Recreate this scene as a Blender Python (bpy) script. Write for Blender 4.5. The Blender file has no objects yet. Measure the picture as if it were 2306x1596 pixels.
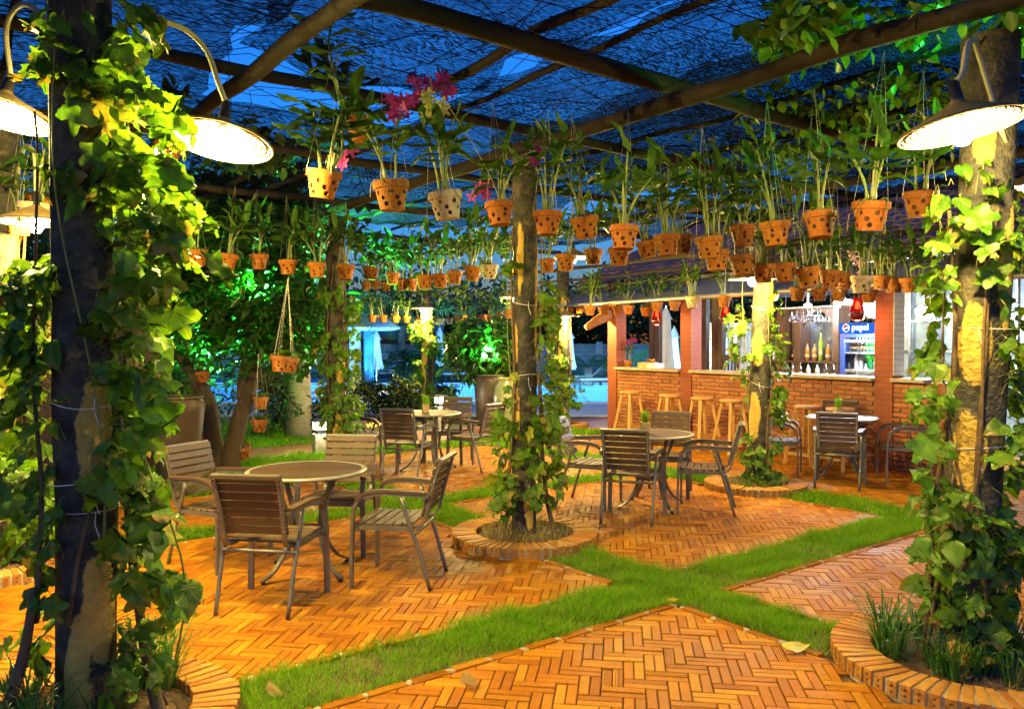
import bpy, bmesh, math, random
import numpy as np
from mathutils import Vector, Matrix, Euler, Quaternion
random.seed(7); RNG = np.random.default_rng(7)
SC = bpy.context.scene; COL = SC.collection
R_ = math.radians
# ------------------------------------------------------------------ camera
F, CX, CY, HOR, EYE = 1793.0, 1153.0, 798.0, 770.0, 1.65     # photograph measured on a 2306 x 1596 raster
PITCH = math.atan((CY - HOR) / F)
cam_d = bpy.data.cameras.new('camera'); cam = bpy.data.objects.new('camera', cam_d); COL.objects.link(cam)
cam_d.lens = 28; cam_d.sensor_width = 36; cam_d.clip_start = .05; cam_d.clip_end = 2000
cam.location = (0, 0, EYE); cam.rotation_euler = (math.pi/2 - PITCH, 0, 0)
SC.camera = cam
# ------------------------------------------------------------------ world: dusk
SUN_EL, SUN_ROT = R_(1.6), R_(180)
w = bpy.data.worlds.new('World'); SC.world = w; w.use_nodes = True
nt = w.node_tree; nt.nodes.clear()
sky = nt.nodes.new('ShaderNodeTexSky'); sky.sky_type = 'NISHITA'; sky.sun_disc = False
sky.sun_elevation = SUN_EL; sky.sun_rotation = SUN_ROT; sky.air_density = 1.2; sky.dust_density = .2; sky.ozone_density = 6.6
bg = nt.nodes.new('ShaderNodeBackground'); bg.inputs[1].default_value = .145
wo = nt.nodes.new('ShaderNodeOutputWorld')
nt.links.new(sky.outputs[0], bg.inputs[0]); nt.links.new(bg.outputs[0], wo.inputs[0])
sun_d = bpy.data.lights.new('sun', 'SUN'); sun = bpy.data.objects.new('sun', sun_d); COL.objects.link(sun)
sun_d.energy = .02; sun_d.angle = R_(30); sun_d.color = (1, .9, .8)
sun.rotation_euler = (R_(88.4), 0, 0)
# ------------------------------------------------------------------ film
SC.view_settings.view_transform = 'Standard'; SC.view_settings.look = 'None'
SC.view_settings.exposure = 2.75; SC.view_settings.gamma = 1.0; SC.view_settings.use_curve_mapping = False
SC.render.engine = 'CYCLES'
cy = SC.cycles
cy.use_denoising = True
try: cy.denoiser = 'OPENIMAGEDENOISE'
except Exception: pass
cy.max_bounces = 7; cy.diffuse_bounces = 3; cy.glossy_bounces = 3; cy.transmission_bounces = 5; cy.transparent_max_bounces = 14
cy.caustics_reflective = False; cy.caustics_refractive = False; cy.sample_clamp_indirect = 6.0
cy.use_adaptive_sampling = True; cy.adaptive_threshold = .015

# ------------------------------------------------------------------ pixel -> place
def ray(x, y):
    a, b = (x - CX)/F, (CY - y)/F
    s, c = math.sin(PITCH), math.cos(PITCH)
    return Vector((a, c + b*s, -s + b*c))
def V(x, y, z=0.0):                    # the point of height z under a pixel
    r = ray(x, y); t = (z - EYE)/r.z
    return Vector((r.x*t, r.y*t, z))
def Vd(x, y, d):                       # the point at distance d (along Y) under a pixel
    r = ray(x, y); t = d/r.y
    return Vector((r.x*t, d, EYE + r.z*t))
# the patio grid: grass strips cross at C; u runs right-and-away, v left-and-away
AL = R_(37); U = Vector((math.cos(AL), math.sin(AL), 0)); W = Vector((-math.sin(AL), math.cos(AL), 0))
C0 = V(1510, 1317); C0.z = 0
def uv(u, v, z=0.0): return C0 + U*u + W*v + Vector((0, 0, z))

# ------------------------------------------------------------------ objects
def link(o, parent=None):
    COL.objects.link(o)
    if parent is not None: o.parent = parent
    return o
def tag(o, label=None, cat=None, group=None, kind=None):
    if label: o['label'] = label
    if cat: o['category'] = cat
    if group: o['group'] = group
    if kind: o['kind'] = kind
    return o
def thing(name, label, cat, loc=(0, 0, 0), rz=0.0, group=None):
    o = bpy.data.objects.new(name, None); o.empty_display_size = .1
    link(o); o.location = loc; o.rotation_euler = (0, 0, rz)
    return tag(o, label, cat, group)
def copy_tree(o, parent=None):
    c = o.copy(); COL.objects.link(c)
    if parent is not None: c.parent = parent
    for ch in o.children: copy_tree(ch, c)
    return c
ORD = ['first', 'second', 'third', 'fourth', 'fifth', 'sixth', 'seventh', 'eighth', 'ninth', 'tenth', 'eleventh', 'twelfth', 'thirteenth',
       'fourteenth', 'fifteenth', 'sixteenth', 'seventeenth', 'eighteenth', 'nineteenth', 'twentieth', 'twenty-first', 'twenty-second']

class MB:
    """collects shapes, becomes ONE mesh"""
    def __init__(s): s.v = []; s.f = []; s.m = []
    def add(s, vs, fs, mi=0):
        n = len(s.v); s.v += [tuple(p) for p in vs]
        for f in fs: s.f.append(tuple(i + n for i in f)); s.m.append(mi)
    def box(s, c, size, rz=0.0, rot=None, mi=0, taper=1.0):
        hx, hy, hz = size[0]/2, size[1]/2, size[2]/2
        q = rot if rot is not None else Matrix.Rotation(rz, 3, 'Z'); c = Vector(c)
        vs = [c + q @ Vector((sx*hx*(taper if sz > 0 else 1), sy*hy*(taper if sz > 0 else 1), sz*hz)) for sz in (-1, 1) for sx, sy in ((-1, -1), (1, -1), (1, 1), (-1, 1))]
        s.add(vs, [(3, 2, 1, 0), (4, 5, 6, 7), (0, 1, 5, 4), (1, 2, 6, 5), (2, 3, 7, 6), (3, 0, 4, 7)], mi)
    def cbox(s, c, size, ch=.004, rz=0.0, rot=None, mi=0):
        """box with chamfered top edges"""
        hx, hy, hz = size[0]/2, size[1]/2, size[2]/2
        q = rot if rot is not None else Matrix.Rotation(rz, 3, 'Z'); c = Vector(c)
        vs = []
        for (e, z) in ((0, -hz), (0, hz - ch), (ch, hz)):
            vs += [c + q @ Vector((sx*(hx - e), sy*(hy - e), z)) for sx, sy in ((-1, -1), (1, -1), (1, 1), (-1, 1))]
        fs = [(3, 2, 1, 0), (8, 9, 10, 11)]
        for k in (0, 4):
            for i in range(4): j = (i + 1) % 4; fs.append((k+i, k+j, k+4+j, k+4+i))
        s.add(vs, fs, mi)
    def tube(s, pts, r, n=8, cap=True, flat=None, mi=0):
        """tube along pts; r number or list; flat=(w,t,updir) gives a flat bar"""
        pts = [Vector(p) for p in pts]; N = len(pts)
        rr = r if isinstance(r, (list, tuple)) else [r]*N
        t0 = (pts[1] - pts[0]).normalized()
        ref = Vector((0, 0, 1)) if abs(t0.z) < .9 else Vector((1, 0, 0))
        if flat: ref = Vector(flat[2])
        a = (ref - t0*ref.dot(t0)).normalized(); rings = []
        for i in range(N):
            t = (pts[min(i+1, N-1)] - pts[max(i-1, 0)]).normalized()
            if flat: a = (Vector(flat[2]) - t*Vector(flat[2]).dot(t)).normalized()
            else: a = (a - t*a.dot(t)).normalized()
            b = t.cross(a)
            if flat:
                hw, ht = flat[0]/2, flat[1]/2
                rings.append([pts[i] + a*x*hw + b*y*ht for x, y in ((-1, -1), (1, -1), (1, 1), (-1, 1))])
            else:
                rings.append([pts[i] + (a*math.cos(2*math.pi*k/n) + b*math.sin(2*math.pi*k/n))*rr[i] for k in range(n)])
        if flat: n = 4
        fs = []
        for i in range(N-1):
            for k in range(n):
                k2 = (k+1) % n; fs.append((i*n+k, i*n+k2, (i+1)*n+k2, (i+1)*n+k))
        if cap: fs.append(tuple(range(n-1, -1, -1))); fs.append(tuple((N-1)*n+k for k in range(n)))
        s.add([p for q in rings for p in q], fs, mi)
    def lathe(s, prof, n=24, c=(0, 0, 0), close=False, mi=0, rx=1.0, ry=1.0):
        c = Vector(c); vs = []; N = len(prof)
        for (r, z) in prof:
            for k in range(n): a = 2*math.pi*k/n; vs.append(c + Vector((r*rx*math.cos(a), r*ry*math.sin(a), z)))
        fs = []
        for i in range(N-1 if not close else N):
            j = (i+1) % N
            for k in range(n): k2 = (k+1) % n; fs.append((i*n+k, i*n+k2, j*n+k2, j*n+k))
        if not close:
            if prof[0][0] > 1e-4: fs.append(tuple(range(n-1, -1, -1)))
            if prof[-1][0] > 1e-4: fs.append(tuple((N-1)*n+k for k in range(n)))
        s.add(vs, fs, mi)
    def poly(s, pts, z0, z1, mi=0):
        """prism over a ground polygon (counter-clockwise)"""
        n = len(pts); vs = [(p[0], p[1], z0) for p in pts] + [(p[0], p[1], z1) for p in pts]
        fs = [tuple(range(n-1, -1, -1)), tuple(range(n, 2*n))] + [(i, (i+1) % n, n+(i+1) % n, n+i) for i in range(n)]
        s.add(vs, fs, mi)
    def mesh(s, name, mats, smooth=False):
        me = bpy.data.meshes.new(name); me.from_pydata(s.v, [], s.f)
        for m in (mats if isinstance(mats, (list, tuple)) else [mats]): me.materials.append(m)
        if any(s.m): me.polygons.foreach_set('material_index', s.m)
        if smooth: me.polygons.foreach_set('use_smooth', [True]*len(me.polygons))
        me.update(); return me
    def build(s, name, mats, parent=None, smooth=False):
        return link(bpy.data.objects.new(name, s.mesh(name, mats, smooth)), parent)
def obj(name, me, parent=None, M=None):
    o = bpy.data.objects.new(name, me); link(o, parent)
    if M is not None: o.matrix_basis = M
    return o
def npmesh(name, verts, faces, mats, smooth=False):
    """verts (N,3), faces (M,k) arrays"""
    me = bpy.data.meshes.new(name); N = len(verts); Mf, k = faces.shape
    me.vertices.add(N); me.vertices.foreach_set('co', np.ascontiguousarray(verts, dtype=np.float32).ravel())
    me.loops.add(Mf*k); me.loops.foreach_set('vertex_index', np.ascontiguousarray(faces, dtype=np.int32).ravel())
    me.polygons.add(Mf); me.polygons.foreach_set('loop_start', np.arange(0, Mf*k, k, dtype=np.int32))
    me.polygons.foreach_set('loop_total', np.full(Mf, k, dtype=np.int32))
    if smooth: me.polygons.foreach_set('use_smooth', np.ones(Mf, dtype=bool))
    me.materials.append(mats); me.update(calc_edges=True); me.validate(); return me
def bez(p0, p1, p2, p3, n=10):
    p0, p1, p2, p3 = map(Vector, (p0, p1, p2, p3)); out = []
    for i in range(n+1):
        t = i/n; a = 1-t; out.append(p0*a**3 + p1*3*a*a*t + p2*3*a*t*t + p3*t**3)
    return out
def spline(pts, n=6):
    """Catmull-Rom through pts"""
    P = [Vector(p) for p in pts]; P = [P[0]*2-P[1]] + P + [P[-1]*2-P[-2]]; out = []
    for i in range(1, len(P)-2):
        for k in range(n):
            t = k/n; a, b, c, d = P[i-1], P[i], P[i+1], P[i+2]
            out.append(.5*((2*b) + (c-a)*t + (2*a-5*b+4*c-d)*t*t + (3*b-a-3*c+d)*t**3))
    out.append(P[-2]); return out

# ------------------------------------------------------------------ materials
def nodes(name):
    m = bpy.data.materials.new(name); m.use_nodes = True; t = m.node_tree; t.nodes.clear()
    out = t.nodes.new('ShaderNodeOutputMaterial'); return m, t, out
def N(t, kind, **kw):
    n = t.nodes.new('ShaderNode' + kind)
    for k, v in kw.items():
        if k.startswith('i_'): n.inputs[k[2:].replace('_', ' ')].default_value = v
        else: setattr(n, k, v)
    return n
def rgba(c): return (c[0], c[1], c[2], 1.0)
def mixc(t, a, b, fac, mode='MIX'):
    n = t.nodes.new('ShaderNodeMix'); n.data_type = 'RGBA'; n.blend_type = mode
    for s, x in ((n.inputs[6], a), (n.inputs[7], b), (n.inputs[0], fac)):
        if hasattr(x, 'is_linked') or hasattr(x, 'links'): t.links.new(x, s)
        else: s.default_value = rgba(x) if isinstance(x, (tuple, list)) else x
    return n.outputs[2]
def rnd_out(t):
    """a number that differs between pieces of one mesh and between objects"""
    g = N(t, 'NewGeometry'); o = N(t, 'ObjectInfo')
    a = N(t, 'Math', operation='ADD'); b = N(t, 'Math', operation='FRACT')
    t.links.new(g.outputs['Random Per Island'], a.inputs[0]); t.links.new(o.outputs['Random'], a.inputs[1]); t.links.new(a.outputs[0], b.inputs[0])
    return b.outputs[0]
def ramp(t, src, stops):
    r = N(t, 'ValToRGB'); e = r.color_ramp.elements
    while len(e) < len(stops): e.new(.5)
    for el, (p, c) in zip(e, stops): el.position = p; el.color = rgba(c) if isinstance(c, (tuple, list)) else (c, c, c, 1)
    t.links.new(src, r.inputs[0]); return r.outputs[0]
def mat(name, col, rough=.6, col2=None, scale=6.0, var=.18, bump=0.0, bscale=60.0, metal=0.0, stops=None, spec=.5, stretch=None, coat=0.0):
    """Principled with noise-varied colour; stops = colours picked at random per piece"""
    m, t, out = nodes(name); p = N(t, 'BsdfPrincipled'); geo = N(t, 'NewGeometry')
    pos = geo.outputs['Position']
    if stretch:
        tc = N(t, 'TexCoord'); mp = N(t, 'Mapping'); mp.inputs['Scale'].default_value = stretch
        t.links.new(tc.outputs['Object'], mp.inputs[0]); pos = mp.outputs[0]
    n1 = N(t, 'TexNoise', i_Scale=scale, i_Detail=5.0, i_Roughness=.6); t.links.new(pos, n1.inputs['Vector'])
    if stops: base = ramp(t, rnd_out(t), [((i + .0)/max(1, len(stops)-1), c) for i, c in enumerate(stops)])
    else: base = None
    c2 = col2 or tuple(min(1, x*(1+var)) for x in col); c1 = col if col2 else tuple(x*(1-var) for x in col)
    nc = ramp(t, n1.outputs['Fac'], [(.32, c1), (.68, c2)])
    if base is not None:
        g = ramp(t, n1.outputs['Fac'], [(.3, 1-var), (.7, min(1.0, 1+var*.3))]); nc = mixc(t, base, g, 1.0, 'MULTIPLY')
    t.links.new(nc, p.inputs['Base Color'])
    rr = ramp(t, n1.outputs['Fac'], [(.3, max(0, rough-.1)), (.7, min(1, rough+.1))]); t.links.new(rr, p.inputs['Roughness'])
    p.inputs['Metallic'].default_value = metal; p.inputs['Specular IOR Level'].default_value = spec
    if coat: p.inputs['Coat Weight'].default_value = coat; p.inputs['Coat Roughness'].default_value = .15
    if bump:
        n2 = N(t, 'TexNoise', i_Scale=bscale, i_Detail=6.0); t.links.new(pos, n2.inputs['Vector'])
        b = N(t, 'Bump', i_Strength=min(1, bump), i_Distance=.01); t.links.new(n2.outputs['Fac'], b.inputs['Height']); t.links.new(b.outputs[0], p.inputs['Normal'])
    t.links.new(p.outputs[0], out.inputs[0]); return m
def leafmat(name, stops, trans=.35, rough=.45, spec=.4):
    """thin leaf: colour differs per leaf, light passes through"""
    m, t, out = nodes(name); p = N(t, 'BsdfPrincipled', i_Roughness=rough); p.inputs['Specular IOR Level'].default_value = spec
    tr = N(t, 'BsdfTranslucent'); mx = N(t, 'MixShader', i_Fac=trans)
    c = ramp(t, rnd_out(t), [(i/max(1, len(stops)-1), s) for i, s in enumerate(stops)])
    geo = N(t, 'NewGeometry'); n1 = N(t, 'TexNoise', i_Scale=30.0, i_Detail=4.0); t.links.new(geo.outputs['Position'], n1.inputs['Vector'])
    g = ramp(t, n1.outputs['Fac'], [(.3, .72), (.7, 1.0)]); c = mixc(t, c, g, 1.0, 'MULTIPLY')
    t.links.new(c, p.inputs['Base Color'])
    tc = mixc(t, c, (1.25, 1.2, .55), 1.0, 'MULTIPLY'); t.links.new(tc, tr.inputs['Color'])
    t.links.new(p.outputs[0], mx.inputs[1]); t.links.new(tr.outputs[0], mx.inputs[2]); t.links.new(mx.outputs[0], out.inputs[0]); return m
def veinleaf(name, stops, trans=.45, rough=.42):
    """vine leaf with pale veins, browned rim and blotches, drawn in the leaf's own plane (UV)"""
    m, t, out = nodes(name); p = N(t, 'BsdfPrincipled', i_Roughness=rough); p.inputs['Specular IOR Level'].default_value = .4; tr = N(t, 'BsdfTranslucent'); mx = N(t, 'MixShader', i_Fac=trans)
    uvn = N(t, 'UVMap'); sx = N(t, 'SeparateXYZ'); t.links.new(uvn.outputs[0], sx.inputs[0])
    def mth(op, a, b=None):
        n = N(t, 'Math', operation=op)
        for i, x in enumerate((a, b)):
            if x is None: continue
            if hasattr(x, 'links'): t.links.new(x, n.inputs[i])
            else: n.inputs[i].default_value = x
        return n.outputs[0]
    x, y = mth('ABSOLUTE', sx.outputs[0]), mth('SUBTRACT', sx.outputs[1], .12); ang = mth('ARCTAN2', x, y); r = mth('SQRT', mth('ADD', mth('MULTIPLY', x, x), mth('MULTIPLY', y, y)))
    dmin = x
    for a in (.62, 1.25, 1.95): dmin = mth('MINIMUM', dmin, mth('MULTIPLY', mth('ABSOLUTE', mth('SUBTRACT', ang, a)), r))
    vein = ramp(t, dmin, [(.004, 1.0), (.022, 0.0)])
    rnd = rnd_out(t); c = ramp(t, rnd, [(i/max(1, len(stops)-1), s) for i, s in enumerate(stops)])
    geo = N(t, 'NewGeometry'); n1 = N(t, 'TexNoise', i_Scale=22.0, i_Detail=5.0); t.links.new(geo.outputs['Position'], n1.inputs['Vector'])
    c = mixc(t, c, ramp(t, n1.outputs['Fac'], [(.3, .62), (.7, 1.0)]), 1.0, 'MULTIPLY')
    c = mixc(t, c, (.30, .42, .08), mth('MULTIPLY', vein, .28))
    edge = mth('ADD', mth('MULTIPLY', r, 1.0), mth('MULTIPLY', n1.outputs['Fac'], .55)); bad = mth('MULTIPLY', ramp(t, edge, [(.74, 0.0), (.86, 1.0)]), ramp(t, rnd, [(.45, 0.0), (.9, .8)]))
    c = mixc(t, c, (.26, .17, .04), bad); t.links.new(c, p.inputs['Base Color']); t.links.new(mixc(t, c, (1.3, 1.2, .5), 1.0, 'MULTIPLY'), tr.inputs['Color'])
    bu = N(t, 'Bump', i_Strength=.5, i_Distance=.004, invert=True); t.links.new(vein, bu.inputs['Height']); t.links.new(bu.outputs[0], p.inputs['Normal'])
    t.links.new(p.outputs[0], mx.inputs[1]); t.links.new(tr.outputs[0], mx.inputs[2]); t.links.new(mx.outputs[0], out.inputs[0]); return m
def pavemat(name, stops, rough=.55, spec=.3, stain=(.36, .27, .16), stain_at=(.64, .78), dirt=(.62, 1.05)):
    """fired clay: colour per piece, broad dirt, pale scuffs, wet and dry areas"""
    m, t, out = nodes(name); p = N(t, 'BsdfPrincipled'); geo = N(t, 'NewGeometry'); pos = geo.outputs['Position']
    def nz(sc, d=5.0):
        n = N(t, 'TexNoise', i_Scale=sc, i_Detail=d, i_Roughness=.62); t.links.new(pos, n.inputs['Vector']); return n.outputs['Fac']
    rnd = rnd_out(t); c = ramp(t, rnd, [(i/(len(stops)-1), s) for i, s in enumerate(stops)]); big, mid, fine = nz(.9), nz(13.0), nz(75.0)
    c = mixc(t, c, ramp(t, mid, [(.28, dirt[0]+.2), (.62, 1.0)]), 1.0, 'MULTIPLY'); c = mixc(t, c, ramp(t, big, [(.33, dirt[0]+.12), (.58, 1.0)]), 1.0, 'MULTIPLY')
    c = mixc(t, c, stain, ramp(t, mid, [(stain_at[0], 0.0), (stain_at[1], .7)])); c = mixc(t, c, ramp(t, fine, [(.25, .6), (.5, 1.0)]), 1.0, 'MULTIPLY')
    t.links.new(c, p.inputs['Base Color']); t.links.new(ramp(t, big, [(.4, rough-.2), (.62, rough+.15)]), p.inputs['Roughness']); p.inputs['Specular IOR Level'].default_value = spec
    b = N(t, 'Bump', i_Strength=.55, i_Distance=.006); t.links.new(fine, b.inputs['Height']); t.links.new(b.outputs[0], p.inputs['Normal']); t.links.new(p.outputs[0], out.inputs[0]); return m
def emat(name, col, strength):
    m, t, out = nodes(name); e = N(t, 'Emission', i_Strength=strength); e.inputs['Color'].default_value = rgba(col)
    t.links.new(e.outputs[0], out.inputs[0]); return m
def glassmat(name, col=(1, 1, 1), rough=.02, clear=.75):
    m, t, out = nodes(name); tr = N(t, 'BsdfTransparent'); tr.inputs[0].default_value = rgba(col)
    g = N(t, 'BsdfGlossy', i_Roughness=rough); mx = N(t, 'MixShader'); lw = N(t, 'LayerWeight', i_Blend=.35)
    f = ramp(t, lw.outputs['Facing'], [(0, 1-clear), (1, .9)]); t.links.new(f, mx.inputs[0])
    t.links.new(tr.outputs[0], mx.inputs[1]); t.links.new(g.outputs[0], mx.inputs[2]); t.links.new(mx.outputs[0], out.inputs[0]); return m

BRICK_STOPS = [(0.344, 0.117, 0.005), (0.413, 0.153, 0.006), (0.275, 0.087, 0.005), (0.456, 0.194, 0.009), (0.378, 0.138, 0.006), (0.310, 0.107, 0.006), (0.473, 0.224, 0.013), (0.387, 0.143, 0.006)]
MT = dict(
    brick=pavemat('paving brick', BRICK_STOPS, .6, .10, (.30, .21, .10), (.70, .86)),
    wbrick=mat('wall brick', (.46, .15, .05), .75, stops=[(.40, .12, .04), (.50, .17, .05), (.33, .09, .035), (.56, .21, .08), (.44, .13, .04)], scale=20, var=.3, bump=.4, bscale=110),
    rbrick=pavemat('ring brick', [(.44, .20, .03), (.52, .27, .05), (.38, .14, .02), (.48, .23, .04)], .7, .25, (.40, .33, .2)),
    mortar=mat('mortar', (.36, .30, .20), .9, scale=20, var=.25, bump=.4),
    wmortar=mat('wall mortar', (.20, .17, .12), .9, scale=20, var=.25, bump=.4),
    joint=mat('sand joint', (.10, .055, .025), .95, scale=12, var=.4, bump=.3),
    soil=mat('soil', (.085, .05, .028), .95, scale=10, var=.5, bump=.8, bscale=40),
    dryst=leafmat('dry grass', [(.25, .2, .06), (.34, .27, .1), (.16, .2, .05)], .3),
    earth=mat('earth', (.05, .05, .02), .95, scale=3, var=.5, bump=.5, bscale=20),
    grass=leafmat('grass', [(.15, .40, .008), (.20, .48, .010), (.08, .26, .008), (.36, .46, .05), (.18, .44, .010), (.12, .34, .008)], .4, .6, .12),
    sedge=leafmat('sedge', [(.035, .13, .02), (.06, .19, .03), (.09, .22, .03)], .3, .4),
    vleafv=veinleaf('veined vine leaf', [(.075, .21, .008), (.11, .26, .009), (.05, .15, .008), (.15, .29, .012), (.07, .18, .009)]),
    vleaf=leafmat('vine leaf', [(.085, .23, .012), (.13, .30, .012), (.055, .17, .012), (.18, .34, .02), (.08, .20, .015)], .45, .42),
    yleaf=leafmat('yellowing leaf', [(.30, .32, .03), (.22, .30, .03), (.38, .33, .05)], .4),
    oleaf=leafmat('orchid leaf', [(.045, .13, .02), (.07, .18, .02), (.03, .10, .02), (.09, .19, .03)], .3, .55, .25),
    tleaf=leafmat('tree leaf', [(.03, .10, .015), (.05, .14, .02), (.025, .08, .015)], .3, .3, .5),
    dleaf=leafmat('far leaf', [(.03, .075, .02), (.045, .10, .025), (.02, .055, .015)], .25, .5),
    palm=leafmat('palm leaf', [(.05, .14, .03), (.07, .17, .04)], .3),
    cane=mat('orchid cane', (.20, .23, .08), .5, col2=(.13, .20, .04), scale=18),
    bark=mat('bark', (.055, .036, .02), .9, scale=9, var=.5, bump=1.0, bscale=25, stretch=(1, 1, .25)),
    stem=mat('vine stem', (.12, .075, .035), .8, scale=20, var=.4, bump=.6),
    gstem=mat('green stem', (.22, .24, .05), .6),
    log=mat('log', (.018, .011, .007), .85, scale=7, var=.5, bump=.8, bscale=30),
    potA=pavemat('terracotta', [(.42, .15, .025), (.50, .19, .03), (.33, .105, .02), (.45, .16, .03), (.38, .13, .025)], .8, .2, (.42, .34, .22), (.60, .74), (.55, 1.0)),
    potB=mat('lime-bloomed terracotta', (.46, .36, .24), .85, scale=12, var=.3, bump=.15),
    mix=mat('potting bark', (.06, .035, .02), .95, scale=30, var=.6, bump=1.0, bscale=70),
    wire=mat('wire', (.35, .33, .30), .45, metal=.7),
    lampout=mat('lamp shade outside', (.10, .075, .05), .7, var=.3),
    lampin=mat('lamp shade inside', (.85, .82, .72), .45, var=.03),
    pipe=mat('lamp pipe', (.40, .38, .26), .45, var=.1),
    metal=mat('chair metal', (.15, .14, .13), .42, metal=.5, var=.12, scale=20),
    slat=mat('slat wood', (.115, .068, .04), .5, stops=[(.080, .048, .029), (.10, .06, .036), (.07, .042, .026), (.09, .054, .033)], scale=5, var=.25, bump=.2, bscale=50, stretch=(2, 30, 30)),
    rivet=mat('rivet', (.7, .68, .62), .25, metal=1.0, var=.03),
    stool=mat('pine', (.52, .30, .09), .5, scale=4, var=.25, stretch=(12, 12, 1.5)),
    white=mat('white cloth', (.78, .80, .78), .8, var=.06),
    steel=mat('steel', (.6, .6, .6), .3, metal=1.0, var=.05),
    conc=mat('concrete', (.32, .30, .25), .9, scale=8, var=.35, bump=.5),
    cord=mat('net cord', (.01, .01, .012), .95, spec=.05),
    black=mat('black metal', (.02, .02, .022), .4),
    darkwood=mat('dark wood', (.075, .032, .016), .4, scale=5, var=.4, stretch=(8, 8, 1)),
    redtile=mat('painted brick red', (.34, .085, .035), .5, scale=8, var=.15, bump=.1),
)
def light(name, loc, power, col, r=.05, parent=None, kind='POINT', **kw):
    d = bpy.data.lights.new(name, kind); d.energy = power; d.color = col
    d.shadow_soft_size = r
    for k, v in kw.items(): setattr(d, k, v)
    o = bpy.data.objects.new(name, d); link(o, parent); o.location = loc; return o
WARM = (1.0, .70, .16)
# ================================================================== ground and paving
def clip_poly(pts, poly):
    out = list(pts); n = len(poly)
    for i in range(n):
        a, b = poly[i], poly[(i+1) % n]; ex, ey = b[0]-a[0], b[1]-a[1]; inp, out = out, []
        if not inp: return []
        def side(p): return ex*(p[1]-a[1]) - ey*(p[0]-a[0])
        for k in range(len(inp)):
            p, q = inp[k-1], inp[k]; sp, sq = side(p), side(q)
            if (sp >= 0) != (sq >= 0):
                t = sp/(sp-sq); out.append((p[0]+(q[0]-p[0])*t, p[1]+(q[1]-p[1])*t))
            if sq >= 0: out.append(q)
    return out
def area(p): return .5*sum(p[i-1][0]*p[i][1]-p[i][0]*p[i-1][1] for i in range(len(p)))
def seen(x, y, m=.9): return y > 1.9 and abs(x) < .66*y + m
P_M, P_R, P_Q, P_L, P_L2, P_P3 = (V(1181, 1213), V(2175, 1500), V(1700, 1098), V(196, 1640), V(12, 1272), V(757, 1072))
P_P4, P_P5 = Vd(960, 900, 17.4), Vd(1268, 930, 15.5)
for p in (P_P4, P_P5): p.z = 0
RINGS = [(P_M, .61), (P_R, .64), (P_Q, .56), (P_L, .62), (P_L2, .62), (P_P3, .58), (P_P5, .5)]
def in_ring(x, y, e=0.0): return any((x-p.x)**2 + (y-p.y)**2 < (r+e)**2 for p, r in RINGS)

PX0, PX1, PY0, PY1 = -14.0, 7.5, 21.5, 31.5                 # the swimming pool's hole in the ground
g = MB(); g.add([(x, y, -.03) for x, y in ((-400, -60), (400, -60), (400, 700), (-400, 700), (PX0, PY0), (PX1, PY0), (PX1, PY1), (PX0, PY1))], [(0, 1, 5, 4), (1, 2, 6, 5), (2, 3, 7, 6), (3, 0, 4, 7)])
tag(g.build('ground', MT['earth']), 'dark bare earth reaching to the horizon', None, kind='structure')

BA = AL - R_(45) ; BX = Vector((math.cos(BA), math.sin(BA), 0)); BY = Vector((-math.sin(BA), math.cos(BA), 0)); CELL = .106
def brick_piece(mb, pts, z):
    n = len(pts); cx = sum(p[0] for p in pts)/n; cy_ = sum(p[1] for p in pts)/n
    def ins(p, e):
        dx, dy = p[0]-cx, p[1]-cy_; l = math.hypot(dx, dy) or 1; k = max(0, 1-e/l); return (cx+dx*k, cy_+dy*k)
    b = [ins(p, .003) for p in pts]; t = [ins(p, .007) for p in pts]
    tz = [random.uniform(-.0012, .0012) for _ in range(n)]
    vs = [(p[0], p[1], -.022) for p in b] + [(p[0], p[1], z-.004) for p in b] + [(p[0], p[1], z+e) for p, e in zip(t, tz)]
    fs = [tuple(2*n+i for i in range(n))]
    for k in (0, n):
        for i in range(n): j = (i+1) % n; fs.append((k+i, k+j, k+n+j, k+n+i))
    mb.add(vs, fs)
BRICK_MESH = []
for k in range(8):
    m_ = MB(); L_, W_ = CELL*2-.006, CELL/2-.0045
    if k < 6:
        m_.cbox((0, 0, -.0095), (L_, W_, .025), .0035)
    else:                                            # bricks laid with their ribbed side up
        for q in range(4): m_.cbox((0, (q-1.5)*W_/4, -.0105), (L_, W_/4-.002, .023), .002)
        m_.box((0, 0, -.014), (L_-.001, W_-.001, .02))
    BRICK_MESH.append(m_.mesh('brick', MT['brick']))
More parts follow.
